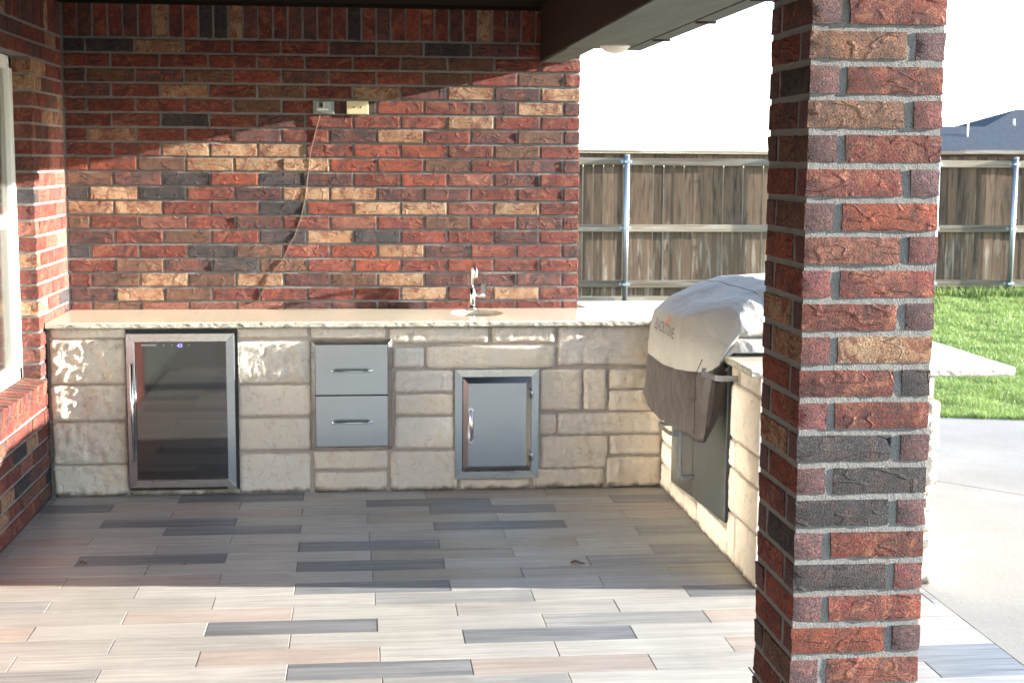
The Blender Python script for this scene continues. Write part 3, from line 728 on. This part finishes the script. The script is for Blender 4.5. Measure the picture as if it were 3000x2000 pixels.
FR = [(.020,.002,.376,.157,.012),(.020,.166,.372,.372,.015),(.020,.384,.374,.556,.018),(.022,.568,.376,.782,.019),(.026,.792,.380,.836,.005),
 (.386,.001,.918,.022,.006),
 (.924,.007,1.272,.201,.005),(.924,.222,1.274,.380,.004),(.925,.394,1.277,.548,.004),(.925,.560,1.275,.768,.009),(.923,.790,1.268,.836,.004),
 (1.292,.118,1.660,.210,.005),(1.296,.002,1.657,.103,.005),(1.285,.786,1.652,.836,.004),
 (1.672,.757,2.165,.836,.006),(2.188,.757,2.506,.836,.005),(2.524,.637,3.06,.836,.006),
 (1.694,.633,1.843,.734,.007),(1.860,.628,2.506,.737,.005),(1.697,.508,1.990,.616,.008),(1.697,.394,1.990,.495,.007),(1.697,.220,1.990,.378,.005),
 (1.674,.003,2.014,.203,.006),(2.028,.003,2.384,.055,.006),(2.402,.003,2.765,.102,.009),
 (2.433,.410,2.648,.615,.006),(2.658,.410,2.775,.615,.006),(2.790,.516,3.06,.614,.008),(2.790,.402,3.06,.505,.009),
 (2.433,.283,2.518,.387,.005),(2.529,.283,3.06,.391,.010),(2.442,.110,2.782,.270,.008),(2.797,.175,3.06,.274,.009),(2.784,.002,3.06,.158,.010)]
for (a, b_, c, d, rg2) in FR: stone_f(a, b_, c, d, y=-.591-(rg2-.006)*.45 if rg2 > .011 else -.591, rough=rg2)
# peninsula, inner face (looks towards -x); the first number is the far end
XP = 3.070
PI_ = [(-.585,.002,-.815,.122),(-.585,.135,-.822,.240),(-.585,.252,-.822,.384),(-.585,.396,-.822,.600),(-.585,.612,-.822,.836),
 (-.830,.002,-1.10,.078),(-1.112,.002,-1.37,.092),(-1.385,.002,-1.93,.120),
 (-1.94,.002,-2.045,.208),(-2.062,.002,-2.38,.212),(-1.94,.222,-2.38,.396),(-1.94,.408,-2.012,.516),(-2.028,.408,-2.38,.520),(-1.94,.532,-2.38,.752),(-1.94,.770,-2.062,.836),(-2.078,.770,-2.38,.836)]
for (a, b_, c, d) in PI_: stone_f(c, b_, a, d, y=XP, rz=-90, rough=.008)
# near end face (looks towards -y) and outer face (+x)
for (a, b_, c, d) in [(3.10,.002,3.40,.205),(3.415,.002,3.79,.205),(3.10,.218,3.79,.395),(3.10,.408,3.52,.51),(3.535,.408,3.79,.535),(3.10,.53,3.52,.66),(3.535,.548,3.79,.74),(3.10,.672,3.52,.74),(3.10,.752,3.76,.836)]:
    stone_f(a, b_, c, d, y=-2.368, rough=.014)
for (y0, y1, z0, z1, o_) in [(-2.372,-1.9,.002,.205,.0),(-2.372,-2.0,.218,.395,.008),(-2.372,-1.85,.408,.535,.012),(-2.372,-1.95,.548,.74,.014),(-2.372,-1.8,.752,.836,-.02),
   (-1.885,-1.3,.002,.205,0),(-1.985,-1.4,.218,.395,.005),(-1.835,-1.2,.408,.535,.0),(-1.935,-1.3,.548,.74,.004),(-1.785,-1.2,.752,.836,0),(-1.285,.3,.002,.205,0),(-1.385,.3,.218,.395,0),(-1.185,.3,.408,.535,0),(-1.285,.3,.548,.74,0),(-1.185,.3,.752,.836,0)]:
    stone_f(y0, z0, y1, z1, y=3.782, rz=90, rough=.016, out=o_)
co = MB().box(.004, .378, -.5835, -.03, 0, .837).box(.922, 3.10, -.5835, -.03, 0, .837).box(3.077, 3.77, -.82, .3, 0, .837).box(3.077, 3.77, -2.365, -1.945, 0, .837).box(3.60, 3.77, -1.945, -.82, 0, .837).box(3.077, 3.6, -1.945, -.82, 0, .075).box(2.75, 3.1, -.03, .3, 0, .837).box(.378, .922, -.5835, -.03, 0, .024)
co.build("mortar_core", STONE_MORTAR, counter)
MB().box(.004, .018, -.585, -.56, 0, .836).build("caulk_joint", MORTAR, counter)

# granite top: pieces with a chiselled front edge
def slab(name, pts, edges_rough, z0=.8385, z1=.869, hole=None):
    """pts counter-clockwise; edges_rough: set of edge indices with a rough chiselled nose"""
    rnd = random.Random(len(pts)*7+int(pts[0][0]*100)); outl = []; rf = []
    n = len(pts)
    for i in range(n):
        a, b_ = Vector(pts[i]), Vector(pts[(i+1) % n]); L = (b_-a).length; k = max(1, int(L/.022)) if i in edges_rough else 1
        nn = Vector(((b_-a).y, -(b_-a).x)).normalized()
        for q in range(k):
            p = a.lerp(b_, q/k); outl.append((p, nn if i in edges_rough else None))
    rings = [[], [], [], []]
    for (p, nn) in outl:
        for r_, (z, o_) in enumerate(((z1, -.004), (z1-.006, 0.0), (z0+.006, -.001), (z0, -.007))):
            q = p.copy(); zz = z
            if nn is not None:
                am = .0025 if r_ else .0012
                q = q+nn*(o_+am*noise.noise(Vector((p.x*38, p.y*38, r_*3.1)))+rnd.uniform(-.0008, .0008)); zz = z+(.0022*noise.noise(Vector((p.x*30, p.y*30, r_*7.7))) if r_ in (1, 2, 3) else 0)
            rings[r_].append((q.x, q.y, zz))
    bm = bmesh.new(); V = [[bm.verts.new(c) for c in rg3] for rg3 in rings]; m_ = len(outl)
    for r_ in range(3):
        for i in range(m_):
            f = bm.faces.new((V[r_][i], V[r_+1][i], V[r_+1][(i+1) % m_], V[r_][(i+1) % m_])); f.material_index = 1 if (outl[i][1] is not None) else 0
    if hole:
        cx, cy_, rx, ry = hole; H = [[bm.verts.new((cx+rx*math.cos(2*math.pi*i/36)*(1 if True else 1), cy_+ry*math.sin(2*math.pi*i/36), z)) for i in range(36)] for z in (z1, z0)]
        for i in range(36): bm.faces.new((H[0][i], H[0][(i+1) % 36], H[1][(i+1) % 36], H[1][i]))
        es = [bm.edges.get((V[0][i], V[0][(i+1) % m_])) for i in range(m_)]+[bm.edges.get((H[0][i], H[0][(i+1) % 36])) for i in range(36)]
        bmesh.ops.triangle_fill(bm, edges=es, use_beauty=True)
    else: bm.faces.new(V[0])
    if not hole: bm.faces.new(V[3][::-1])
    bmesh.ops.recalc_face_normals(bm, faces=bm.faces)
    b0 = counter.location
    for v in bm.verts: v.co -= b0
    me = bpy.data.meshes.new(name); bm.to_mesh(me); bm.free(); me.materials.append(GRANITE); me.materials.append(GRANITE_E)
    return obj(name, me, counter)
slab("countertop", [(.006, -.622), (2.80, -.622), (2.765, -.003), (.006, -.003)], {0}, hole=(2.14, -.232, .138, .170))
slab("countertop", [(2.8015, -.622), (3.035, -.622), (3.035, -.83), (4.11, -.83), (4.11, .375), (2.745, .375), (2.745, .21), (2.7665, .0)], {0, 1, 3, 4})
slab("countertop", [(3.72, -1.945), (4.11, -1.945), (4.11, -.8315), (3.72, -.8315)], {1})
slab("countertop", [(3.035, -2.372), (4.075, -2.372), (4.100, -2.364), (4.11, -2.34), (4.11, -1.9465), (3.035, -1.9465)], {0, 1, 2, 3, 5})

# sink
sink = thing("bar_sink", "small oval steel sink let into the granite counter", "sink", (2.14, -.232, .85))
n = 36; prof = [(1.03, -.0), (1.0, -.003), (.985, -.02), (.96, -.10), (.85, -.135), (.2, -.142), (.02, -.143)]
sv = [(.141*s*math.cos(2*math.pi*k/n), .173*s*math.sin(2*math.pi*k/n), -.0125+z) for s, z in prof for k in range(n)]
sm_ = mesh("basin", sv, [(a*n+k, a*n+(k+1) % n, (a+1)*n+(k+1) % n, (a+1)*n+k) for a in range(len(prof)-1) for k in range(n)], [STEEL], True)
obj("basin", sm_, sink)
MB().tube([(2.14, -.232, .709), (2.14, -.232, .712)], .03, 16).build("drain", STEEL_P, sink)
# faucet
fa = thing("bar_faucet", "slim chrome bar faucet standing behind the sink", "faucet", (2.13, -.055, .87))
fx_, fy_ = 2.128, -.052
MB().tube([(fx_, fy_, .869), (fx_, fy_, .875), (fx_, fy_, .879)], [.028, .028, .021], 20).build("base", STEEL_P, fa)
MB().tube([(fx_, fy_, .876), (fx_, fy_, .985), (fx_, fy_, .987)], [.0165, .0165, .012], 18).build("body", STEEL_P, fa)
sp = [(fx_, fy_, .985), (fx_, fy_, 1.07)]+[(fx_+.006*(1-math.cos(t)), fy_-.042*(1-math.cos(t)), 1.07+.042*math.sin(t)) for t in [math.pi*i/10 for i in range(1, 11)]]+[(fx_+.013, fy_-.085, 1.045)]
MB().tube(sp, [.0095]*(len(sp)-1)+[.0105], 12).build("spout", STEEL_P, fa)
MB().tube([(fx_+.012, fy_, .945), (fx_+.062, fy_, .945)], .010, 12).build("handle_stem", STEEL_P, fa)
MB().box(fx_+.048, fx_+.074, fy_-.008, fy_+.008, .932, 1.012).build("lever", STEEL_P, fa, .004)

# drinks fridge
fr_ = thing("drinks_fridge", "undercounter drinks fridge with smoked glass door framed in steel", "fridge", (.65, -.59, 0))
MB().box(.384, .920, -.584, -.10, .026, .836).build("body", BLACK, fr_, .002)
def frame4(x0, x1, z0, z1, w, yb, yo, yi, mat, parent, name="frame_rail", wi=None):
    """mitred frame; yb back, yo outer front, yi inner front"""
    o = [(x0, z0), (x1, z0), (x1, z1), (x0, z1)]; i = [(x0+w, z0+w), (x1-w, z0+w), (x1-w, z1-w), (x0+w, z1-w)]
    for k in range(4):
        a, b_, c, d = o[k], o[(k+1) % 4], i[(k+1) % 4], i[k]
        mb = MB(); fr0 = [(a[0], yo, a[1]), (b_[0], yo, b_[1]), (c[0], yi, c[1]), (d[0], yi, d[1])]; bk = [(p[0], yb, p[2]) for p in fr0]
        g_ = .0004; mb.prism(fr0[::-1], bk[::-1]); mb.build(name, mat[k % 2] if isinstance(mat, tuple) else mat, parent, .0012, 1)
frame4(.387, .909, .046, .815, .040, -.590, -.626, -.628, (STEEL_H, STEEL), fr_)
MB().box(.427, .869, -.622, -.600, .086, .775).build("glass_door", FGLASS, fr_)
MB().tube([(.416, -.668, .185), (.416, -.668, .673)], .0085, 14).build("handle", STEEL_P, fr_)
for z in (.22, .64): MB().tube([(.416, -.668, z), (.416, -.622, z)], .006, 10).build("handle_post", STEEL_P, fr_)
MB().box(.862, .912, -.612, -.584, .031, .043).build("hinge", STEEL, fr_)
def text_mesh(s, size, ext=0.0, spacing=1.0):
    cu = bpy.data.curves.new("t", 'FONT'); cu.body = s; cu.size = size; cu.extrude = ext; cu.space_character = spacing; cu.resolution_u = 3
    to = bpy.data.objects.new("t", cu); col.objects.link(to); dg = bpy.context.evaluated_depsgraph_get(); dg.update()
    me = bpy.data.meshes.new_from_object(to.evaluated_get(dg)); bpy.data.objects.remove(to); return me
tm = text_mesh("43", .026, .0006); tm.materials.clear(); tm.materials.append(LED)
obj("display_digits", tm, fr_, Vector((.633, -.6236, .747))-fr_.location, (math.pi/2, 0, 0))
MB().box(.461, .533, -.6232, -.6222, .754, .763).build("badge", LOGO, fr_)
for x in (.567, .608, .689): MB().box(x-.003, x+.003, -.6232, -.6222, .753, .760).build("touch_button", LOGO, fr_)

# drawer unit
dr = thing("steel_drawers", "pair of brushed steel drawers stacked in the stone counter front", "drawers", (1.48, -.59, .5))
frame4(1.281, 1.686, .217, .779, .021, -.580, -.596, -.626, STEEL_H, dr)
MB().box(1.300, 1.668, -.604, -.58, .236, .760).build("box", GAPSHADE, dr)  # solid backing, painted black for the shade between the drawer fronts
for z0, z1, hz in ((.5025, .7555, .625), (.2405, .4975, .367)):
    f = MB().box(1.3045, 1.662, -.624, -.6045, z0, z1).build("drawer_front", STEEL, dr, .0015)
    pts = [(1.386, -.622, hz), (1.386, -.640, hz), (1.390, -.652, hz), (1.402, -.656, hz), (1.565, -.656, hz), (1.577, -.652, hz), (1.581, -.640, hz), (1.581, -.622, hz)]
    MB().tube(pts, .006, 12).build("handle", STEEL_P, f)
# access door
ad = thing("steel_access_door", "polished single steel access door below the sink", "cabinet door", (2.21, -.59, .34))
frame4(1.999, 2.427, .060, .622, .039, -.580, -.604, -.605, (STEEL_H, STEEL), ad)
MB().box(2.03, 2.395, -.590, -.58, .09, .592).build("gap_shade_sheet", GAPSHADE, ad)  # solid sheet, its black stands for shade around the door panel
x0, x1, z0, z1 = 2.0405, 2.3865, .1015, .5795; w = .0265
mb = MB(); a = [(x0, -.595, z0), (x1, -.595, z0), (x1, -.595, z1), (x0, -.595, z1)]; b_ = [(x0, -.606, z0), (x1, -.606, z0), (x1, -.606, z1), (x0, -.606, z1)]
c = [(x0+w, -.621, z0+w), (x1-w, -.621, z0+w), (x1-w, -.621, z1-w), (x0+w, -.621, z1-w)]
mb.add(a+b_+c, [(0, 1, 2, 3), (0, 4, 5, 1), (1, 5, 6, 2), (2, 6, 7, 3), (3, 7, 4, 0), (4, 8, 9, 5), (5, 9, 10, 6), (6, 10, 11, 7), (7, 11, 8, 4), (8, 11, 10, 9)])
dpanel = mb.build("door_panel", STEEL, ad, .0012, 1)
bm = bmesh.new(); bm.from_mesh(dpanel.data); bmesh.ops.recalc_face_normals(bm, faces=bm.faces); bm.to_mesh(dpanel.data); bm.free()
hp = [(2.080, -.619, .265), (2.080, -.640, .275), (2.080, -.652, .305), (2.080, -.656, .340), (2.080, -.652, .374), (2.080, -.640, .404), (2.080, -.619, .414)]
MB().tube(hp, [.008, .0085, .010, .011, .010, .0085, .008], 14).build("handle", STEEL_P, ad)
for z in (.262, .417): MB().tube([(2.080, -.6205, z), (2.080, -.624, z)], .013, 16).build("handle_foot", STEEL_P, ad)
for z in (.178, .499): MB().tube([(2.392, -.612, z-.026), (2.392, -.612, z+.026)], .006, 10).build("hinge", STEEL_P, ad)

# ------------------------------------------------------------------ griddle cabinet in the peninsula
gc = thing("griddle_cabinet", "grey steel griddle cabinet with double doors set into the stone peninsula", "grill", (3.3, -1.38, 0))
def zb_(y): return .088+(.150-.088)*(-.84-y)/1.07
MB().prism([(3.085, -.83, zb_(-.83)-.008), (3.085, -1.925, zb_(-1.925)-.008), (3.59, -1.925, .13), (3.59, -.83, .08)], [(3.085, -.83, .895), (3.085, -1.925, .895), (3.59, -1.925, .895), (3.59, -.83, .895)]).build("body", BLACK, gc)
def cdoor(ya, yb, xo, nm):
    return MB().prism([(xo, ya, zb_(ya)), (xo, yb, zb_(yb)), (xo+.018, yb, zb_(yb)), (xo+.018, ya, zb_(ya))], [(xo, ya, .80), (xo, yb, .80), (xo+.018, yb, .80), (xo+.018, ya, .80)]).build(nm, CABM, gc, .002)
d1 = cdoor(-.838, -1.285, 3.064, "door"); d2 = cdoor(-1.375, -1.885, 3.062, "door")
MB().prism([(3.067, -1.288, zb_(-1.288)), (3.067, -1.372, zb_(-1.372)), (3.082, -1.372, zb_(-1.372)), (3.082, -1.288, zb_(-1.288))], [(3.067, -1.288, .80), (3.067, -1.372, .80), (3.082, -1.372, .80), (3.082, -1.288, .80)]).build("centre_post", metal_mat("stile_steel", (.34, .32, .33), .35), gc, .002)
MB().prism([(3.060, -1.887, zb_(-1.89)), (3.060, -1.912, zb_(-1.9)), (3.10, -1.912, .15), (3.10, -1.887, .15)], [(3.060, -1.887, .86), (3.060, -1.912, .86), (3.10, -1.912, .86), (3.10, -1.887, .86)]).build("side_flange", CABM, gc, .002)
def flatbar(pts, t, h, name, mat, parent):
    """flat steel strap bent in plan: pts (x,y), thickness t, height band h=(z0,z1)"""
    mb = MB(); P = [Vector(p) for p in pts]; n = len(P); off = []
    for i in range(n):
        d = (P[min(i+1, n-1)]-P[max(i-1, 0)]).normalized(); off.append(Vector((-d.y, d.x))*t/2)
    for i in range(n-1):
        a = [P[i]-off[i], P[i+1]-off[i+1], P[i+1]+off[i+1], P[i]+off[i]]
        mb.prism([(q.x, q.y, h[0]) for q in a], [(q.x, q.y, h[1]) for q in a])
    return mb.build(name, mat, parent)
# upper towel-bar style bracket sticking out at the near end
br = flatbar([(3.075, -1.905), (2.95, -1.905)], .004, (.782, .812), "bracket", STEEL, gc)
for x_ in (3.0, 3.035): MB().tube([(x_, -1.907, .797), (x_, -1.912, .797)], .006, 10).build("screw", STEEL_P, br)
flatbar([(2.95, -1.905), (2.949, -1.915), (2.975, -2.035), (2.985, -2.052), (3.0, -2.058), (3.064, -2.058)], .004, (.778, .802), "handle_bar", STEEL, gc)
# door handle, vertical bar on two stand-offs
hy, hx = -1.315, 3.005
MB().box(hx-.012, hx+.004, hy-.008, hy+.008, .205, .60).build("door_handle", STEEL, gc, .003)
MB().box(hx, 3.066, hy-.012, hy+.012, .205, .225).build("handle_arm", STEEL, gc, .003)
flatbar([(3.062, -.86), (3.01, -.862), (2.99, -.875), (2.995, -1.10), (3.01, -1.125), (3.062, -1.127)], .005, (.370, .392), "handle_bar", STEEL, gc)

# ------------------------------------------------------------------ cover
cover = thing("grill_cover", "beige and brown fabric cover draped over the griddle, with a dark name and orange flame", "cover", (3.3, -1.4, .88))
ST = [  # each station: points hem, band, mid, brow, slope, ridge, top, back, foot
 [(2.985,-.690,.52),(3.01,-.690,.72),(3.03,-.685,.87),(3.06,-.70,.90),(3.12,-.70,.90),(3.22,-.70,.90),(3.36,-.70,.90),(3.60,-.70,.90),(3.70,-.72,.88)],
 [(2.945,-.690,.51),(2.960,-.690,.715),(2.968,-.70,.85),(2.985,-.725,.940),(3.06,-.73,1.005),(3.18,-.73,1.068),(3.31,-.73,1.105),(3.58,-.73,1.112),(3.71,-.74,.885)],
 [(2.935,-.85,.475),(2.942,-.98,.728),(2.952,-1.0,.86),(2.966,-1.02,.960),(3.06,-1.05,1.035),(3.18,-1.05,1.09),(3.31,-1.05,1.140),(3.60,-1.05,1.142),(3.72,-1.05,.89)],
 [(2.915,-1.20,.475),(2.930,-1.25,.735),(2.945,-1.25,.862),(2.952,-1.28,.975),(3.06,-1.28,1.035),(3.20,-1.28,1.095),(3.32,-1.28,1.150),(3.61,-1.28,1.152),(3.72,-1.28,.89)],
 [(2.920,-1.52,.490),(2.920,-1.55,.760),(2.925,-1.55,.88),(2.938,-1.585,.993),(3.05,-1.57,1.05),(3.20,-1.53,1.10),(3.32,-1.5,1.150),(3.61,-1.5,1.152),(3.72,-1.5,.89)],
 [(2.928,-1.72,.492),(2.932,-1.77,.782),(2.945,-1.75,.890),(3.015,-1.68,1.030),(3.10,-1.66,1.075),(3.205,-1.66,1.108),(3.32,-1.66,1.150),(3.61,-1.66,1.150),(3.72,-1.66,.89)],
 [(2.945,-1.885,.492),(2.958,-1.915,.800),(2.995,-1.88,.895),(3.088,-1.79,1.062),(3.125,-1.78,1.082),(3.21,-1.77,1.10),(3.33,-1.77,1.142),(3.61,-1.77,1.142),(3.72,-1.78,.89)],
 [(2.958,-1.925,.498),(2.985,-1.960,.820),(3.025,-1.940,.890),(3.105,-1.895,1.035),(3.14,-1.885,1.045),(3.22,-1.875,1.05),(3.33,-1.87,1.07),(3.60,-1.87,1.07),(3.72,-1.87,.89)],
 [(2.975,-1.932,.53),(3.005,-1.965,.835),(3.040,-1.960,.890),(3.100,-1.955,.965),(3.14,-1.95,.965),(3.22,-1.945,.965),(3.34,-1.94,.97),(3.58,-1.94,.97),(3.72,-1.93,.89)],
 [(2.995,-1.925,.57),(3.015,-1.955,.845),(3.045,-1.935,.895),(3.090,-1.905,.945),(3.14,-1.90,.94),(3.22,-1.90,.94),(3.34,-1.90,.94),(3.58,-1.90,.94),(3.72,-1.90,.888)],
 [(3.015,-1.920,.62),(3.025,-1.955,.850),(3.055,-1.960,.890),(3.085,-1.965,.915),(3.14,-1.965,.918),(3.22,-1.96,.918),(3.34,-1.96,.92),(3.58,-1.96,.91),(3.72,-1.94,.885)],
 [(3.035,-1.905,.68),(3.040,-1.945,.855),(3.068,-1.965,.884),(3.090,-1.995,.884),(3.14,-2.005,.884),(3.22,-1.995,.884),(3.34,-1.99,.884),(3.58,-1.98,.884),(3.72,-1.96,.880)]]
ns, npnt = len(ST), 9
cvv = [Vector(p)-cover.location for s in ST for p in s]
cvf = []; cmi = []
for i in range(ns-1):
    for j in range(npnt-1): cvf.append((i*npnt+j, (i+1)*npnt+j, (i+1)*npnt+j+1, i*npnt+j+1)); cmi.append(1 if j == 0 else 0)
cme = mesh("fabric_shell", cvv, cvf, [FAB1, FAB2], True, cmi)
tmp = obj("tmp", cme); md = tmp.modifiers.new("s", 'SUBSURF'); md.subdivision_type = 'SIMPLE'; md.levels = 4; md.render_levels = 4
dg = bpy.context.evaluated_depsgraph_get(); dg.update(); me2 = bpy.data.meshes.new_from_object(tmp.evaluated_get(dg)); bpy.data.objects.remove(tmp)
bm = bmesh.new(); bm.from_mesh(me2); inner = [v for v in bm.verts if not v.is_boundary]
for _ in range(4): bmesh.ops.smooth_vert(bm, verts=inner, factor=.5, use_axis_x=True, use_axis_y=True, use_axis_z=True)
bm.normal_update(); bm.to_mesh(me2); bm.free()
nrm = [v.normal.copy() for v in me2.vertices]
for v, n_ in zip(me2.vertices, nrm):
    p = v.co
    w1 = noise.noise(Vector((p.x*5, p.y*3.5, p.z*5)))*.014
    w2 = (.5-abs(noise.noise(Vector((p.x*6+p.z*4, p.y*5-p.z*6, p.z*3+9)))))*.016
    w3 = noise.noise(Vector((p.x*18, p.y*10, p.z*14)))*.0035
    near = max(0, min(1, (-(p.y-1.4+2.8)-.0)*2))   # more rumpled towards the near end
    calm = max(0, min(1, (1.75-abs(p.y+1.4-1.4+.0)-.0)*0+((-p.y-.25)*2.2)))
    v.co = p+n_*(w1*.6+w2*(.3+1.5*calm)+w3*(.5+1.5*near)-.004)
me2.polygons.foreach_set("use_smooth", [True]*len(me2.polygons)); me2.name = "fabric_shell"
cv = obj("fabric_shell", me2, cover); md = cv.modifiers.new("t", 'SOLIDIFY'); md.thickness = .003; md.offset = -1
# a hanging strip beside the seam, folded inwards
MB().prism([(2.962, -1.93, .50), (2.985, -1.945, .83), (3.05, -1.935, .80), (3.045, -1.93, .66)], [(2.966, -1.925, .50), (2.989, -1.94, .83), (3.054, -1.93, .80), (3.049, -1.925, .66)]).build("fold", FAB2, cover)
sm2 = MB()
bv = BVHTree.FromPolygons([v.co+cover.location for v in me2.vertices], [tuple(p.vertices) for p in me2.polygons])
def on_front(y, z):
    h = bv.ray_cast(Vector((2.5, y, z)), Vector((1, 0, 0))); return h[0].x if h[0] else 2.95
def wrap_print(me, y0, z0, sx, name, mat, slope=0):
    bm = bmesh.new(); bm.from_mesh(me); bmesh.ops.subdivide_edges(bm, edges=bm.edges[:], cuts=1)
    for v in bm.verts:
        y = y0-v.co.x*sx; z = z0+v.co.y+slope*v.co.x*sx
        v.co = Vector((on_front(y, z)-.0035, y, z))-cover.location
    m3 = bpy.data.meshes.new(name); bm.to_mesh(m3); bm.free(); m3.materials.clear(); m3.materials.append(mat); return obj(name, m3, cover)
tm = text_mesh("BLACKSTONE", .072, 0, 1.0)
wd = max(v.co.x for v in tm.vertices)
wrap_print(tm, -.88, .862, .54/wd, "lettering", INK, .02)
fl = mesh("flame", [(0, 0, 0), (.045, -.004, 0), (.075, .012, 0), (.07, .03, 0), (.055, .052, 0), (.06, .034, 0), (.04, .028, 0), (.02, .018, 0)], [(0, 1, 7), (1, 6, 7), (1, 2, 6), (2, 5, 6), (2, 3, 5), (3, 4, 5)])
wrap_print(fl, -1.16, .918, 1.3, "flame_emblem", FLAME)
def on_top(x, y):
    h = bv.ray_cast(Vector((x, y, 2.0)), Vector((0, 0, -1))); return h[0].z if h[0] else 1.15
MB().tube([(3.225, -.80-.035*i, on_top(3.225, -.80-.035*i)+.0005) for i in range(29)], .0014, 6).build("top_seam", FAB2, cover)
MB().tube([(on_front(-1.84-.012*math.sin(z_*8), z_)-.001, -1.84-.012*math.sin(z_*8), z_) for z_ in [.52+.02*i for i in range(17)]], .0018, 6).build("side_seam", BLACK, cover)

# ------------------------------------------------------------------ wall boxes and cable
ob = thing("outlet_box", "grey weatherproof outlet box on the brick wall with a cable hanging from it", "outlet", (1.34, 0, 1.94))
MB().box(1.286, 1.396, -.010, .01, 1.904, 1.972).build("plate", GREYBOX, ob, .003)
MB().box(1.302, 1.382, -.017, -.010, 1.915, 1.968).build("hinged_cover", CLEAR, ob, .004)
MB().box(1.318, 1.338, -.023, -.017, 1.938, 1.962).build("plug", BLACK, ob, .002)
MB().box(1.308, 1.366, -.022, -.017, 1.923, 1.930).build("latch", VINYL, ob, .001)
MB().box(1.341, 1.344, -.021, -.017, 1.930, 1.965).build("hinge", VINYL, ob)
ip = thing("ivory_wall_plate", "ivory two-hole cover plate on the brick wall to the right of the grey box", "wall plate", (1.52, 0, 1.94))
MB().box(1.462, 1.576, -.012, .01, 1.904, 1.973).build("plate", IVORY, ip, .003)
for x_ in (1.500, 1.536): MB().tube([(x_, -.0115, 1.940), (x_, -.0135, 1.940)], .0045, 12).build("hole", BLACK, ip)
cp = [(1.325,1.928),(1.322,1.90),(1.299,1.817),(1.269,1.703),(1.258,1.61),(1.247,1.519),(1.237,1.45),(1.219,1.37),(1.178,1.254),(1.149,1.208),(1.119,1.138),(1.049,1.045),(.996,.941),(.984,.912),(.95,.903),(.915,.893)]
cab = MB().tube([(x_, -.0032-.0008*math.sin(i) if i > 1 else -.012, z) for i, (x_, z) in enumerate(cp)], .0019, 7).build("hanging_cable", CABLE); tag(cab, "thin tan cable hanging down the brick wall from the grey box to the counter", "cable")
